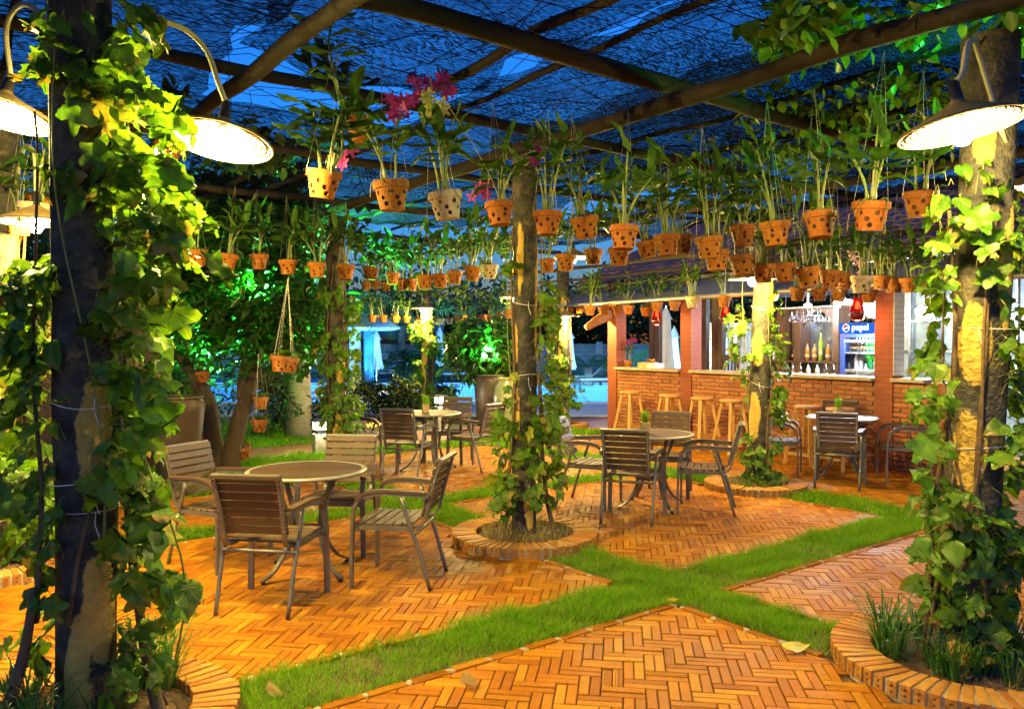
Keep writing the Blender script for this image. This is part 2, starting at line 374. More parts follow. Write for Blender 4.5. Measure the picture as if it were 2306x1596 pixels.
def pave(name, label, u0, u1, v0, v1, nind=300, dmax=14.0):
    poly = [tuple(uv(u, v).xy) for u, v in ((u0, v0), (u1, v0), (u1, v1), (u0, v1))]
    base = MB(); base.poly(poly, -.026, -.016)
    root = base.build(name, MT['joint']); tag(root, label, None, kind='structure')
    E_ = .066                                         # edging course takes the rim
    inner = [tuple(uv(u, v).xy) for u, v in ((u0+E_, v0+E_), (u1-E_, v0+E_), (u1-E_, v1-E_), (u0+E_, v1-E_))]
    xs = [(Vector((p[0], p[1], 0))).dot(BX) for p in inner]; ys = [(Vector((p[0], p[1], 0))).dot(BY) for p in inner]
    whole, rest = [], MB()
    for i in range(int(min(xs)/CELL)-2, int(max(xs)/CELL)+2):
        for j in range(int(min(ys)/CELL)-2, int(max(ys)/CELL)+2):
            m_ = (i-j) % 4
            if m_ not in (0, 3): continue
            for h in (0, 1):
                if m_ == 0: r = (i*CELL, j*CELL+h*CELL/2, i*CELL+2*CELL, j*CELL+(h+1)*CELL/2)
                else: r = (i*CELL+h*CELL/2, j*CELL, i*CELL+(h+1)*CELL/2, j*CELL+2*CELL)
                c = BX*((r[0]+r[2])/2) + BY*((r[1]+r[3])/2)
                if not seen(c.x, c.y) or c.y > dmax or in_ring(c.x, c.y, -.02): continue
                q = [tuple((BX*a+BY*b).xy) for a, b in ((r[0], r[1]), (r[2], r[1]), (r[2], r[3]), (r[0], r[3]))]
                cl = clip_poly(q, inner)
                if len(cl) < 3: continue
                a_ = area(cl)
                if a_ < .0004: continue
                if a_ > .0108: whole.append((c.length, c, m_, q))
                else: brick_piece(rest, cl, random.uniform(-.002, .002))
    whole.sort(key=lambda t_: t_[0])
    infr = [t_ for t_ in whole if abs(t_[1].x) < .64*t_[1].y and t_[1].y > 3.4]
    ind = set(id(t_) for t_ in infr[:nind])
    for t_ in whole:
        if id(t_) in ind:
            o = obj('brick', random.choices(BRICK_MESH, weights=[6]*6+[1.6]*2)[0], root)
            o.location = (t_[1].x, t_[1].y, random.uniform(-.0025, .0025))
            o.rotation_euler = (random.gauss(0, .006), random.gauss(0, .006), BA + (0 if t_[2] == 0 else math.pi/2) + random.gauss(0, .006))
        else: brick_piece(rest, t_[3], random.uniform(-.002, .002))
    if rest.v: tag(rest.build('brick_field', MT['brick'], root), kind='stuff')
    # edging: bricks end to end with mortar dabs between
    em = MB(); em.cbox((0, 0, -.006), (.205, .058, .034), .004)
    em2 = MB(); em2.box((0, 0, -.010), (.204, .056, .026))
    for q in range(4): em2.cbox((0, (q-1.5)*.0145, .0), (.205, .0115, .022), .002)
    eme = [em.mesh('edging_brick', MT['brick']), em2.mesh('edging_brick', MT['brick'])]
    dab = MB()
    for (a, b) in (((u0, v0+.033), (u1, v0+.033)), ((u0, v1-.033), (u1, v1-.033)), ((u0+.033, v0+.07), (u0+.033, v1-.07)), ((u1-.033, v0+.07), (u1-.033, v1-.07))):
        p, q = uv(*a), uv(*b); L_ = (q-p).length; d_ = (q-p)/L_; n_ = int(L_/.236)
        for k in range(n_):
            c = p + d_*(.118 + k*.236)
            if not seen(c.x, c.y, .5) or c.y > 13 or in_ring(c.x, c.y, -.03): continue
            o = obj('edging_brick', random.choice(eme), root); o.location = c + Vector((random.gauss(0, .003), random.gauss(0, .003), random.uniform(-.010, -.003)))
            o.rotation_euler = (random.gauss(0, .03), random.gauss(0, .01), math.atan2(d_.y, d_.x) + random.gauss(0, .015))
            e = c + d_*.118
            dab.lathe([(.03, -.02), (.028, -.004), (.022, .003), (.0, .005)], 7, e, rx=random.uniform(.7, 1.2), ry=random.uniform(.7, 1.2))
    if dab.v: tag(dab.build('mortar_dabs', MT['mortar'], root), kind='stuff')
    return root
pave('brick_paving', 'orange herringbone brick paving nearest the camera, in front of the grass cross', -6.2, -.25, -4.2, -.25)
pave('brick_paving', 'orange herringbone brick paving under the nearest table', -7.5, -.25, .2, 3.25)
pave('brick_paving', 'orange herringbone brick paving under the table right of the central post', .17, 3.25, .2, 3.25)
pave('brick_paving', 'orange herringbone brick paving left of the right-hand vine post', .17, 6, -4.6, -.25, 200)
pave('brick_paving', 'reddish brick paving along the bar front', 3.75, 8.6, -4.2, 6.85, 120)
pave('brick_paving', 'brick paving under the far left table', .2, 3.25, 3.57, 6.85, 120)
pave('brick_paving', 'dull red brick paving behind the left chair of the nearest table', -7.5, -.2, 3.57, 5.15, 80)
# far paving: too far to tell the bricks apart
def brickmat(name, c1, c2, mo, sc, rough=.7, ang=0.0, bw=.2, bh=.06):
    m, t, out = nodes(name); p = N(t, 'BsdfPrincipled', i_Roughness=rough); geo = N(t, 'NewGeometry'); mp = N(t, 'Mapping'); mp.inputs['Rotation'].default_value = (0, 0, -ang)
    b = N(t, 'TexBrick', i_Scale=sc); b.inputs['Color1'].default_value = rgba(c1); b.inputs['Color2'].default_value = rgba(c2); b.inputs['Mortar'].default_value = rgba(mo)
    b.inputs['Mortar Size'].default_value = .008; b.inputs['Brick Width'].default_value = bw; b.inputs['Row Height'].default_value = bh
    t.links.new(geo.outputs['Position'], mp.inputs[0]); t.links.new(mp.outputs[0], b.inputs['Vector']); t.links.new(b.outputs['Color'], p.inputs['Base Color']); t.links.new(p.outputs[0], out.inputs[0]); return m
FARB = brickmat('far paving', (.36, .12, .05), (.28, .09, .04), (.12, .06, .03), 1.0, ang=BA)
f_ = MB(); f_.poly([tuple(uv(a, b).xy) for a, b in ((-3.2, 7.35), (8.6, 7.35), (8.6, 9.2), (-3.2, 9.2))], -.026, -.004)
tag(f_.build('brick_path', FARB), 'worn red brick path beyond the far left table', None, kind='structure')

# ------------------------------------------------------------------ grass
def blades(poly, dens, hmin, hmax, wid, z=-.005, mid=True, ring_e=.01):
    """array of grass blades over a convex polygon"""
    P = np.array(poly); x0, y0 = P.min(0); x1, y1 = P.max(0)
    n = int((x1-x0)*(y1-y0)*dens); x = RNG.uniform(x0, x1, n); y = RNG.uniform(y0, y1, n); ok = np.ones(n, bool)
    for i in range(len(P)):
        a, b = P[i], P[(i+1) % len(P)]; ok &= ((b[0]-a[0])*(y-a[1]) - (b[1]-a[1])*(x-a[0])) > -.035*RNG.random(n)**2 + .03*(RNG.random(n) < .3)*RNG.random(n)
    ok &= (y > 2.0) & (np.abs(x) < .68*y + .8)
    for p, r in RINGS: ok &= (x-p.x)**2 + (y-p.y)**2 > (r+ring_e)**2
    pat = np.sin(x*3.1+1.3*np.sin(y*2.3))*np.sin(y*3.7+1.1*np.sin(x*2.9)) + .5*np.sin(x*11+y*4)*np.sin(y*13-x*3); ok &= RNG.random(n) < np.clip(.78+.42*pat, .18, 1)
    x, y = x[ok], y[ok]; n = len(x)
    clump = .8 + .45*np.sin(x*9+np.sin(y*7)*2)*np.sin(y*11+np.sin(x*5))
    h = RNG.uniform(hmin, hmax, n)*clump; th = RNG.uniform(0, 2*np.pi, n); lean = RNG.uniform(.2, 1.7, n)*h; ph = RNG.uniform(0, 2*np.pi, n)
    wx, wy = np.cos(th)*wid/2, np.sin(th)*wid/2; lx, ly = np.cos(ph)*lean, np.sin(ph)*lean
    zz = np.full(n, z)
    v = np.stack([np.stack([x-wx, y-wy, zz], 1), np.stack([x+wx, y+wy, zz], 1), np.stack([x+wx*.7+lx*.4, y+wy*.7+ly*.4, zz+h*.62], 1),
                  np.stack([x-wx*.7+lx*.4, y-wy*.7+ly*.4, zz+h*.62], 1), np.stack([x+lx, y+ly, zz+h], 1)], 1)
    b = np.arange(n)[:, None]*5
    f = np.concatenate([b+np.array([[0, 1, 2]]), b+np.array([[0, 2, 3]]), b+np.array([[3, 2, 4]])])
    return v.reshape(-1, 3), f
def grass(label, poly, dens, hmin=.02, hmax=.095, wid=.0038, name='grass'):
    poly = [tuple(p) for p in poly]
    v, f = blades(poly, dens, hmin, hmax, wid)
    o = obj(name, npmesh(name, v, f, MT['grass'])); tag(o, label, None, kind='stuff'); return o
def uvp(u0, u1, v0, v1): return [uv(u0, v0).xy, uv(u1, v0).xy, uv(u1, v1).xy, uv(u0, v1).xy]
sl = MB()
for q in (uvp(-7.5, 3.75, -.25, .2), uvp(-.25, .17, -4.6, -.25), uvp(-.25, .17, .2, 3.25), uvp(3.25, 3.75, .2, 6.9), uvp(-7.5, 3.25, 3.25, 3.57), uvp(-.2, .2, 3.57, 6.85), uvp(-3, 6, 6.85, 7.35)):
    sl.poly(q, -.028, -.010 - .0007*random.random())
tag(sl.build('strip_soil', MT['soil']), 'dark soil under the grass strips', None, kind='structure')
grass('bright green grass strip running from lower left to right across the paving', uvp(-3.6, 3.75, -.27, .22), 15000)
grass('bright green grass strip crossing the long one towards the right ring planter', uvp(-.26, .18, -2.0, -.25), 15000)
grass('green grass strip behind the central planter, running up to it from the crossing', uvp(-.26, .18, .2, 3.25), 13000)
grass('grass strip behind the nearest table, running right behind the central post', uvp(-3.9, 3.25, 3.23, 3.6), 6500, wid=.007)
grass('grass strip left and right of the right middle ring planter', uvp(3.23, 3.77, .2, 6.8), 5500, wid=.008)
grass('grass strip leading to the planter of the back left post', uvp(-.22, .22, 3.57, 6.85), 3500, wid=.009)
grass('far grass strip behind the far left table', uvp(-3, 6, 6.8, 7.5), 2600, .04, .1, .012)
grass('lawn between the leaning tree and the brick path', uvp(-6.5, -.2, 5.15, 7.3), 2600, .04, .1, .011, 'lawn')
grass('far lawn around the swollen palm trunk', uvp(-2.5, 2.2, 8.6, 12.5), 1500, .04, .11, .014, 'lawn')

# ------------------------------------------------------------------ ring planters
def holed_brick():
    m_ = MB(); L_, W_, H_ = .20, .055, .095; x1 = L_/2
    m_.add([(-x1, -W_/2, 0), (x1, -W_/2, 0), (x1, W_/2*1.0, 0), (-x1, W_/2, 0), (-x1, -W_/2*.8, H_-.004), (x1, -W_/2, H_-.004), (x1, W_/2, H_-.004), (-x1, W_/2*.8, H_-.004),
            (-x1+.004, -W_/2*.8+.004, H_), (x1-.004, -W_/2+.004, H_), (x1-.004, W_/2-.004, H_), (-x1+.004, W_/2*.8-.004, H_)],
           [(8, 9, 10, 11), (0, 1, 5, 4), (2, 3, 7, 6), (3, 0, 4, 7), (4, 5, 9, 8), (5, 6, 10, 9), (6, 7, 11, 10), (7, 4, 8, 11)])
    # outer end face pierced by two core holes
    z_ = [0, .020, .034, .056, .070, H_-.004]; y_ = [-W_/2, -.0075, .0075, W_/2]
    for i in range(5):
        for j in range(3):
            if j == 1 and i in (1, 3):
                a = [(x1, y_[1], z_[i]), (x1, y_[2], z_[i]), (x1, y_[2], z_[i+1]), (x1, y_[1], z_[i+1])]; b = [(x1-.05, *p[1:]) for p in a]
                m_.add(a+b, [(0, 4, 5, 1), (1, 5, 6, 2), (2, 6, 7, 3), (3, 7, 4, 0), (4, 7, 6, 5)])
            else: m_.add([(x1, y_[j], z_[i]), (x1, y_[j+1], z_[i]), (x1, y_[j+1], z_[i+1]), (x1, y_[j], z_[i+1])], [(0, 1, 2, 3)])
    return m_.mesh('brick', MT['rbrick'])
RB = holed_brick()
def tuft(mb, c, n, h, spread, wid=.007, curl=.5):
    for _ in range(n):
        a = random.uniform(0, 6.283); r = spread*math.sqrt(random.random())*.5; b = Vector((c[0]+r*math.cos(a), c[1]+r*math.sin(a), c[2]))
        hh = h*random.uniform(.55, 1.1); d_ = Vector((math.cos(a), math.sin(a), 0))*hh*random.uniform(.15, curl*1.5); s_ = Vector((-math.sin(a), math.cos(a), 0))*wid/2
        pts = [b, b+d_*.25+Vector((0, 0, hh*.5)), b+d_*.6+Vector((0, 0, hh*.85)), b+d_*1.05+Vector((0, 0, hh*random.uniform(.75, 1.0)))]
        mb.add([pts[0]-s_, pts[0]+s_, pts[1]-s_, pts[1]+s_, pts[2]-s_*.7, pts[2]+s_*.7, pts[3]], [(0, 1, 3, 2), (2, 3, 5, 4), (4, 5, 6)])
def ring_planter(p, r, label, n=60, individ=True, dry=400, sedge=0):
    t = thing('ring_planter', label, 'planter', p, 0, 'round brick planters at the post bases')
    m_ = MB(); m_.lathe([(r-.195, -.02), (r-.005, -.02), (r-.012, .066), (r-.19, .066)], 72, close=True); m_.build('mortar_bed', MT['mortar'], t)
    if individ:
        for k in range(n):
            a = 2*math.pi*(k+.5)/n; o = obj('brick', RB, t); o.location = ((r-.1)*math.cos(a), (r-.1)*math.sin(a), random.uniform(-.004, .004)); o.rotation_euler = (random.gauss(0, .02), random.gauss(0, .015), a+random.gauss(0, .025))
            o.scale = (1, random.uniform(.66, .86)*2*math.pi*r/n/.062, .8)
    s_ = MB(); rr = r-.19; prof = [(rr, .02), (rr*.8, .045), (rr*.4, .06), (0, .065)]; s_.lathe(prof, 28); so = s_.build('soil', MT['soil'], t, True)
    gr = MB()
    for _ in range(dry):
        a = random.uniform(0, 6.283); q = rr*math.sqrt(random.random())*.97; tuft(gr, (q*math.cos(a), q*math.sin(a), .03), 2, random.uniform(.05, .13), .05, .005, 1.0)
    if gr.v: tag(gr.build('dry_grass', MT['dryst'], t), kind='stuff')
    if sedge:
        for k in range(sedge):
            a = random.uniform(0, 6.283); q = rr*random.uniform(.45, .95); g2 = MB(); tuft(g2, (q*math.cos(a), q*math.sin(a), .03), 26, random.uniform(.22, .36), .07, .009, .8); g2.build('grass_clump', MT['sedge'], t)
    return t
ring_planter(P_M, .61, 'low round planter of radial bricks at the central post, with dry grass')
ring_planter(P_R, .64, 'large round brick planter at lower right with green grass clumps', 62, dry=120, sedge=16)
ring_planter(P_Q, .56, 'round brick planter of the yellow-patched post in front of the bar', 56)
ring_planter(P_L, .62, 'round brick planter at the lower left corner around the dark vine post', 60, dry=60, sedge=13)
ring_planter(P_L2, .62, 'round brick planter at the far left edge around the second left post', 60, dry=150, sedge=6)
ring_planter(P_P3, .58, 'round brick planter behind the chair that faces the camera at the nearest table', 56, dry=250)
ring_planter(P_P5, .5, 'small far brick planter of the post beside the pool deck', 50, dry=80)
# ================================================================== posts, pergola, nets, vines
def postmat():
    m, t, out = nodes('painted post'); p = N(t, 'BsdfPrincipled', i_Roughness=.8); geo = N(t, 'NewGeometry')
    at = N(t, 'Attribute', attribute_name='patch'); n1 = N(t, 'TexNoise', i_Scale=9.0, i_Detail=6.0, i_Roughness=.65); n2 = N(t, 'TexNoise', i_Scale=45.0, i_Detail=5.0)
    for n_ in (n1, n2): t.links.new(geo.outputs['Position'], n_.inputs['Vector'])
    dark = ramp(t, n1.outputs['Fac'], [(.3, (.012, .012, .010)), (.5, (.045, .042, .034)), (.62, (.10, .085, .055)), (.75, (.035, .03, .022))])
    yel = ramp(t, n1.outputs['Fac'], [(.25, (.36, .22, .04)), (.6, (.56, .38, .07)), (.8, (.50, .40, .16))])
    a = N(t, 'Math', operation='MULTIPLY_ADD'); t.links.new(n2.outputs['Fac'], a.inputs[0]); a.inputs[1].default_value = .5; t.links.new(at.outputs['Fac'], a.inputs[2])
    fac = ramp(t, a.outputs[0], [(.68, 0.0), (.80, 1.0)]); c = mixc(t, dark, yel, fac); t.links.new(c, p.inputs['Base Color'])
    b = N(t, 'Bump', i_Strength=.9, i_Distance=.02); t.links.new(n2.outputs['Fac'], b.inputs['Height']); t.links.new(b.outputs[0], p.inputs['Normal'])
    t.links.new(p.outputs[0], out.inputs[0]); return m
POSTM = postmat()
def post(p, r, h, label, patches, lean=(0, 0), ties=(), n=40, seg=110, flare=1.15):
    """patches: (angle from camera side in degrees, height, half width m, half height m)"""
    t = thing('pergola_post', label, 'post', p, 0, 'posts carrying the pergola')
    face = math.atan2(-p.y, -p.x); vs = []; at = []; ph = random.uniform(0, 9)
    for i in range(seg+1):
        z = h*i/seg
        for k in range(n):
            a = 2*math.pi*k/n; rr = r*(1 + .05*math.sin(3*a+z*1.7+ph) + .035*math.sin(2*a-z*3.1+ph) + .02*math.sin(5*a+z*6)) * (1 + (flare-1)*math.exp(-z/.18))
            mk = 0.0
            for (pa, pz, hw, hh) in patches:
                da = (a - face - R_(pa) + math.pi) % (2*math.pi) - math.pi; e = (da*r/hw)**2 + ((z-pz)/hh)**2
                e *= 1 + .35*math.sin(z*23+a*5) * .5; mk = max(mk, 1.0 if e < .75 else max(0, 1-(e-.75)/.6))
            rr += .010*mk; at.append(.25+.42*mk)
            vs.append((rr*math.cos(a)+lean[0]*z/h, rr*math.sin(a)+lean[1]*z/h, z))
    v = np.array(vs); i_, k_ = np.meshgrid(np.arange(seg), np.arange(n), indexing='ij'); i_ = i_.ravel(); k_ = k_.ravel(); k2 = (k_+1) % n
    f = np.stack([i_*n+k_, i_*n+k2, (i_+1)*n+k2, (i_+1)*n+k_], 1)
    me = npmesh('shaft', v, f, POSTM, True); A = me.attributes.new('patch', 'FLOAT', 'POINT'); A.data.foreach_set('value', np.array(at, dtype=np.float32))
    obj('shaft', me, t)
    for z in ties:
        c = MB(); rr = r*1.1+.004; tilt = random.uniform(-.06, .06)
        c.tube([(rr*math.cos(a)+lean[0]*z/h, rr*math.sin(a)+lean[1]*z/h, z+tilt*math.cos(a+1)) for a in np.linspace(0, 2*math.pi, 25)], .0022, 5, False)
        e = Vector((rr*math.cos(face+.3), rr*math.sin(face+.3), z)); c.tube([e, e+Vector((0, -.01, -.05)), e+Vector((.02, -.01, -.11))], .002, 5); c.build('tie_wire', MT['white'], t)
    return t
TOP = 3.18
post(P_L, .118, TOP, 'thick dark vine-wrapped post at left with olive painted patches', [(20, 1.24, .07, .26), (28, .55, .075, .23), (-15, .2, .05, .3)], ties=(1.42, 1.05, .95))
post(P_M, .098, TOP, 'dark central post with ochre patches standing in a brick ring', [(-20, 2.35, .028, .3), (-50, 1.62, .035, .18), (-45, 1.05, .04, .22), (20, .27, .034, .18), (85, 1.95, .05, .5)], ties=(1.98, 1.36))
post(P_R, .125, TOP, 'knotty post at right with large bulging yellow patches', [(-8, 1.64, .075, .2), (-14, 1.1, .085, .19), (-5, 2.62, .05, .1), (-15, .06, .12, .1), (60, 2.0, .05, .3)], lean=(.10, 0), ties=(1.72, 1.12))
post(P_Q, .115, 2.95, 'post before the bar with three bright yellow patches and thin vine', [(-20, 1.58, .07, .21), (-25, .82, .07, .28), (30, 2.15, .055, .2)], lean=(.12, 0), ties=(2.03, 1.2))
post(P_L2, .12, TOP, 'yellow-streaked post at the far left edge behind the dark one', [(40, 1.9, .07, .6), (45, 1.0, .08, .3), (40, .45, .08, .25)], n=28, seg=70, ties=(1.5,))
post(P_P3, .115, TOP, 'vine-covered post behind the nearest table beside the lantern bollard', [(40, 1.25, .08, .28), (20, .35, .08, .45)], n=28, seg=60)
post(P_P4, .11, TOP, 'far pale-yellow post under a lamp near the pool', [(0, 2.0, .1, .6), (-35, 1.0, .07, .4), (-20, 1.45, .07, .4)], n=24, seg=50)
post(P_P5, .12, TOP, 'far post with pale top right behind the central post', [(0, 2.0, .12, .5), (-30, 1.2, .06, .4)], n=24, seg=50)

# ------------------------------------------------------------------ pergola
pg = thing('pergola', 'pergola roof frame of dark rough log beams and thinner rafters', 'pergola', (0, 0, 0))
def log(name, a, b, r, z, wob=.013):
    r *= .68
    p, q = uv(*a, z), uv(*b, z); n = max(6, int((q-p).length/.6)); pts = []; rr = []
    for i in range(n+1):
        s_ = i/n; pts.append(p.lerp(q, s_) + Vector((random.gauss(0, wob), random.gauss(0, wob), random.gauss(0, wob*.7)))); rr.append(r*random.uniform(.9, 1.1))
    m_ = MB(); m_.tube(spline(pts, 3), [rr[min(n, int(i/3+.5))] for i in range(3*n+1)], 9); m_.build(name, MT['log'], pg, True)
BZ = 3.26
log('beam', (0, -3.2), (0, 7.5), .082, BZ); log('beam', (-2.45, -3), (-2.45, 9), .075, BZ); log('beam', (3.45, -3), (3.45, 8.5), .075, BZ); log('beam', (-5.2, -1), (-5.2, 9), .075, BZ)
log('beam', (-5.5, .05), (6, .05), .085, BZ+.15); log('beam', (-6, 1.5), (6, 1.5), .06, BZ+.13); log('beam', (-6, 3.4), (6, 3.4), .06, BZ+.13); log('beam', (-6, 5.6), (6, 5.6), .065, BZ+.13); log('beam', (-5, 8.2), (6, 8.2), .065, BZ+.13)
for u_ in (-1.1, -.62, 1.25, 2.2, -3.6): log('rafter', (u_, -3), (u_, 8), .034 if u_ != -1.1 else .045, BZ+.24, .02)
log('rafter', (4.6, -1.5), (4.6, 8), .04, 2.85); log('rafter', (5.2, -2.5), (5.2, 8), .03, 2.75)

def netmat():
    m, t, out = nodes('shade net'); d = N(t, 'BsdfDiffuse'); d.inputs[0].default_value = (.012, .013, .018, 1); tr = N(t, 'BsdfTransparent'); mx = N(t, 'MixShader')
    geo = N(t, 'NewGeometry'); mp = N(t, 'Mapping'); mp.inputs['Rotation'].default_value = (0, 0, -AL)
    t.links.new(geo.outputs['Position'], mp.inputs[0])
    ds = N(t, 'TexNoise', i_Scale=2.2, i_Detail=3.0); t.links.new(mp.outputs[0], ds.inputs['Vector'])
    ad = N(t, 'VectorMath', operation='MULTIPLY_ADD'); t.links.new(ds.outputs['Color'], ad.inputs[0]); ad.inputs[1].default_value = (.25, .25, .25); t.links.new(mp.outputs[0], ad.inputs[2])
    sq = N(t, 'Mapping'); sq.inputs['Scale'].default_value = (20, 105, 38); t.links.new(ad.outputs[0], sq.inputs[0])
    n1 = N(t, 'TexNoise', i_Scale=1.0, i_Detail=3.0, i_Roughness=.7); t.links.new(sq.outputs[0], n1.inputs['Vector'])
    n2 = N(t, 'TexNoise', i_Scale=1.6, i_Detail=4.0); t.links.new(ad.outputs[0], n2.inputs['Vector'])
    s_ = N(t, 'Math', operation='MULTIPLY_ADD'); t.links.new(n2.outputs['Fac'], s_.inputs[0]); s_.inputs[1].default_value = .22; t.links.new(n1.outputs['Fac'], s_.inputs[2])
    fac = ramp(t, s_.outputs[0], [(.54, .985), (.61, .80), (.70, .33)]); t.links.new(fac, mx.inputs[0])
    mx_in = (d, tr); t.links.new(tr.outputs[0], mx.inputs[1]); t.links.new(d.outputs[0], mx.inputs[2]); t.links.new(mx.outputs[0], out.inputs[0]); return m
NETM = netmat()
def net(label, u0, u1, v0, v1, z, sag=.12, seed=0):
    nu, nv = max(4, int((u1-u0)/.15)), max(4, int((v1-v0)/.15)); rg = np.random.default_rng(seed); vs = []
    ph = rg.uniform(0, 6, 6)
    for i in range(nu+1):
        for j in range(nv+1):
            u_ = u0+(u1-u0)*i/nu; v_ = v0+(v1-v0)*j/nv
            e = .06*math.sin(v_*3.1+ph[0])*(i in (0, nu)) + .05*math.sin(v_*7.3+ph[1])*(i in (0, nu)); e2 = .07*math.sin(u_*4+ph[2])*(j in (0, nv))
            zz = z - sag*abs(math.sin(v_*1.9+ph[3]))*math.sin(math.pi*i/nu) + .03*math.sin(u_*5+v_*4+ph[4]) + .015*math.sin(u_*13-v_*9)
            vs.append(uv(u_+e, v_+e2, zz))
    fs = [(i*(nv+1)+j, (i+1)*(nv+1)+j, (i+1)*(nv+1)+j+1, i*(nv+1)+j+1) for i in range(nu) for j in range(nv)]
    m_ = MB(); m_.add(vs, fs); tag(m_.build('shade_net', NETM, None, True), label, 'net', 'shade nets over the pergola')
NZ = BZ+.32
net('wide blue-black shade net sheet left of the double rafters', -2.4, -.70, -3.2, 1.6, NZ, seed=1)
net('dark shade net sheet over the grass crossing in the upper middle', -.6, 3.4, -3.2, 8, NZ+.02, seed=2)
net('shade net sheet at the upper left above the vine post', -6.5, -2.40, -2.5, 2.62, NZ-.02, seed=3)
net('far shade net sheet over the back left rows of pots', -6.5, -.64, 2.6, 9.5, NZ, seed=4)
net('shade net sheet at the upper right towards the bar roof', 3.5, 5.6, -3.5, 8, NZ-.15, seed=5)
net('added second sheet of shade net to darken the upper right corner', .7, 5.5, -3.4, 3.3, NZ+.14, seed=6)  # extra sheet added over the first to deepen the dark overhead
# loose knotted cord net below the sheets
sn = MB()
for k in range(520):
    if k % 2: a = (random.uniform(-6, 5), random.uniform(-2.5, 5)); d_ = random.gauss(0, .35)
    else: a = (random.uniform(-6, 5), random.uniform(-2.5, 5)); d_ = math.pi/2 + random.gauss(0, .35)
    L_ = random.uniform(1.2, 3.0); pts = []
    for i in range(7):
        s_ = (i/6-.5)*L_; pts.append(uv(a[0]+math.cos(d_)*s_+random.gauss(0, .025), a[1]+math.sin(d_)*s_+random.gauss(0, .025), NZ-.12+random.gauss(0, .03)))
    sn.tube(pts, .0028, 3, False)
tag(sn.build('cord_net', MT['cord']), 'tangled thin cords of the bird net under the shade sheets', None, kind='stuff')

# ------------------------------------------------------------------ leaves
def outline_leaf(pts, mats, fold=.18, droop=.25, name='leaf', seed=0):
    """leaf from a half outline [(x>=0, y)], stem at the origin, tip towards +y"""
    rg = random.Random(seed); L_ = max(p[1] for p in pts); vs = []; fs = []
    mid = [(0, p[1]) for p in pts]; n = len(pts)
    def zf(x, y): return fold*abs(x)*(1-.9*abs(x)) - droop*(y/L_)**2*L_*.5 + .06*L_*math.sin(y/L_*8+x/L_*7+seed*1.7)+.03*L_*math.sin(y/L_*17-x/L_*13+seed) - .25*max(0, abs(x)/L_-.33)
    for sgn in (1, -1):
        base = len(vs)
        for (x, y), (mx_, my) in zip(pts, mid):
            for q in (0, .5, 1): X, Y = x*q*sgn, my+(y-my)*q; vs.append((X, Y, zf(X, Y)))
        for i in range(n-1):
            for q in (0, 1):
                a, b, c, d_ = base+i*3+q, base+i*3+q+1, base+(i+1)*3+q+1, base+(i+1)*3+q
                fs.append((a, b, c, d_) if sgn > 0 else (a, d_, c, b))
    m_ = MB(); m_.add(vs, fs); me = m_.mesh(name, mats, True); ul = me.uv_layers.new(name='UVMap'); idx = np.zeros(len(me.loops), dtype=np.int32); me.loops.foreach_get('vertex_index', idx)
    ul.data.foreach_set('uv', np.array(vs, dtype=np.float32)[idx][:, :2].ravel()); return me
def grape_outline(seed):
    rg = random.Random(seed); pts = []
    for i in range(23):
        a = math.pi*i/22                                      # from the stem side (0) round to the tip (pi)
        lobes = 1 + .22*math.cos((a-math.pi)*5) - .08*math.cos((a-.4)*3); r = .5*lobes*(1+.05*math.sin(a*23+seed)) * (1 + .13*(i % 2)) * (.5 if i == 0 else .8 if i == 1 else 1)
        pts.append((max(0, r*math.sin(a)*1.02), .42 - r*math.cos(a) if i else .12))
    pts[-1] = (0, pts[-1][1]); return pts
LEAF_G = [outline_leaf(grape_outline(s), MT['vleafv'], .22+.1*(s % 4), .25+.22*(s % 3), seed=s) for s in range(8)]
LEAF_GY = [outline_leaf(grape_outline(s+11), MT['yleaf'], .25, .5, seed=s) for s in range(2)]
heart = [(0.0, 0.02), (.2, -.08), (.36, .03), (.42, .2), (.37, .42), (.26, .64), (.12, .84), (0, 1.0)]
LEAF_H = [outline_leaf(heart, MT['vleafv'], .2, .5, seed=s) for s in range(3)]
lance = [(0, 0), (.10, .12), (.18, .3), (.2, .48), (.16, .68), (.08, .88), (0, 1.0)]
LEAF_E = [outline_leaf(lance, MT['vleaf'], .25, .45, seed=s) for s in range(3)]
orch = [(0, 0), (.07, .06), (.13, .25), (.155, .5), (.13, .75), (.07, .93), (0, 1.0)]
LEAF_O = [outline_leaf(orch, MT['oleaf'], .5, dr, seed=s) for s, dr in enumerate((.35, .7, 1.1, .15))]
def leaf_matrix(pos, normal, tip, size):
    n = Vector(normal).normalized(); t_ = Vector(tip); t_ = (t_ - n*t_.dot(n))
    if t_.length < 1e-3: t_ = n.orthogonal()
    t_.normalize(); x = t_.cross(n)
    return Matrix(((x.x*size, t_.x*size, n.x*size, pos[0]), (x.y*size, t_.y*size, n.y*size, pos[1]), (x.z*size, t_.z*size, n.z*size, pos[2]), (0, 0, 0, 1)))
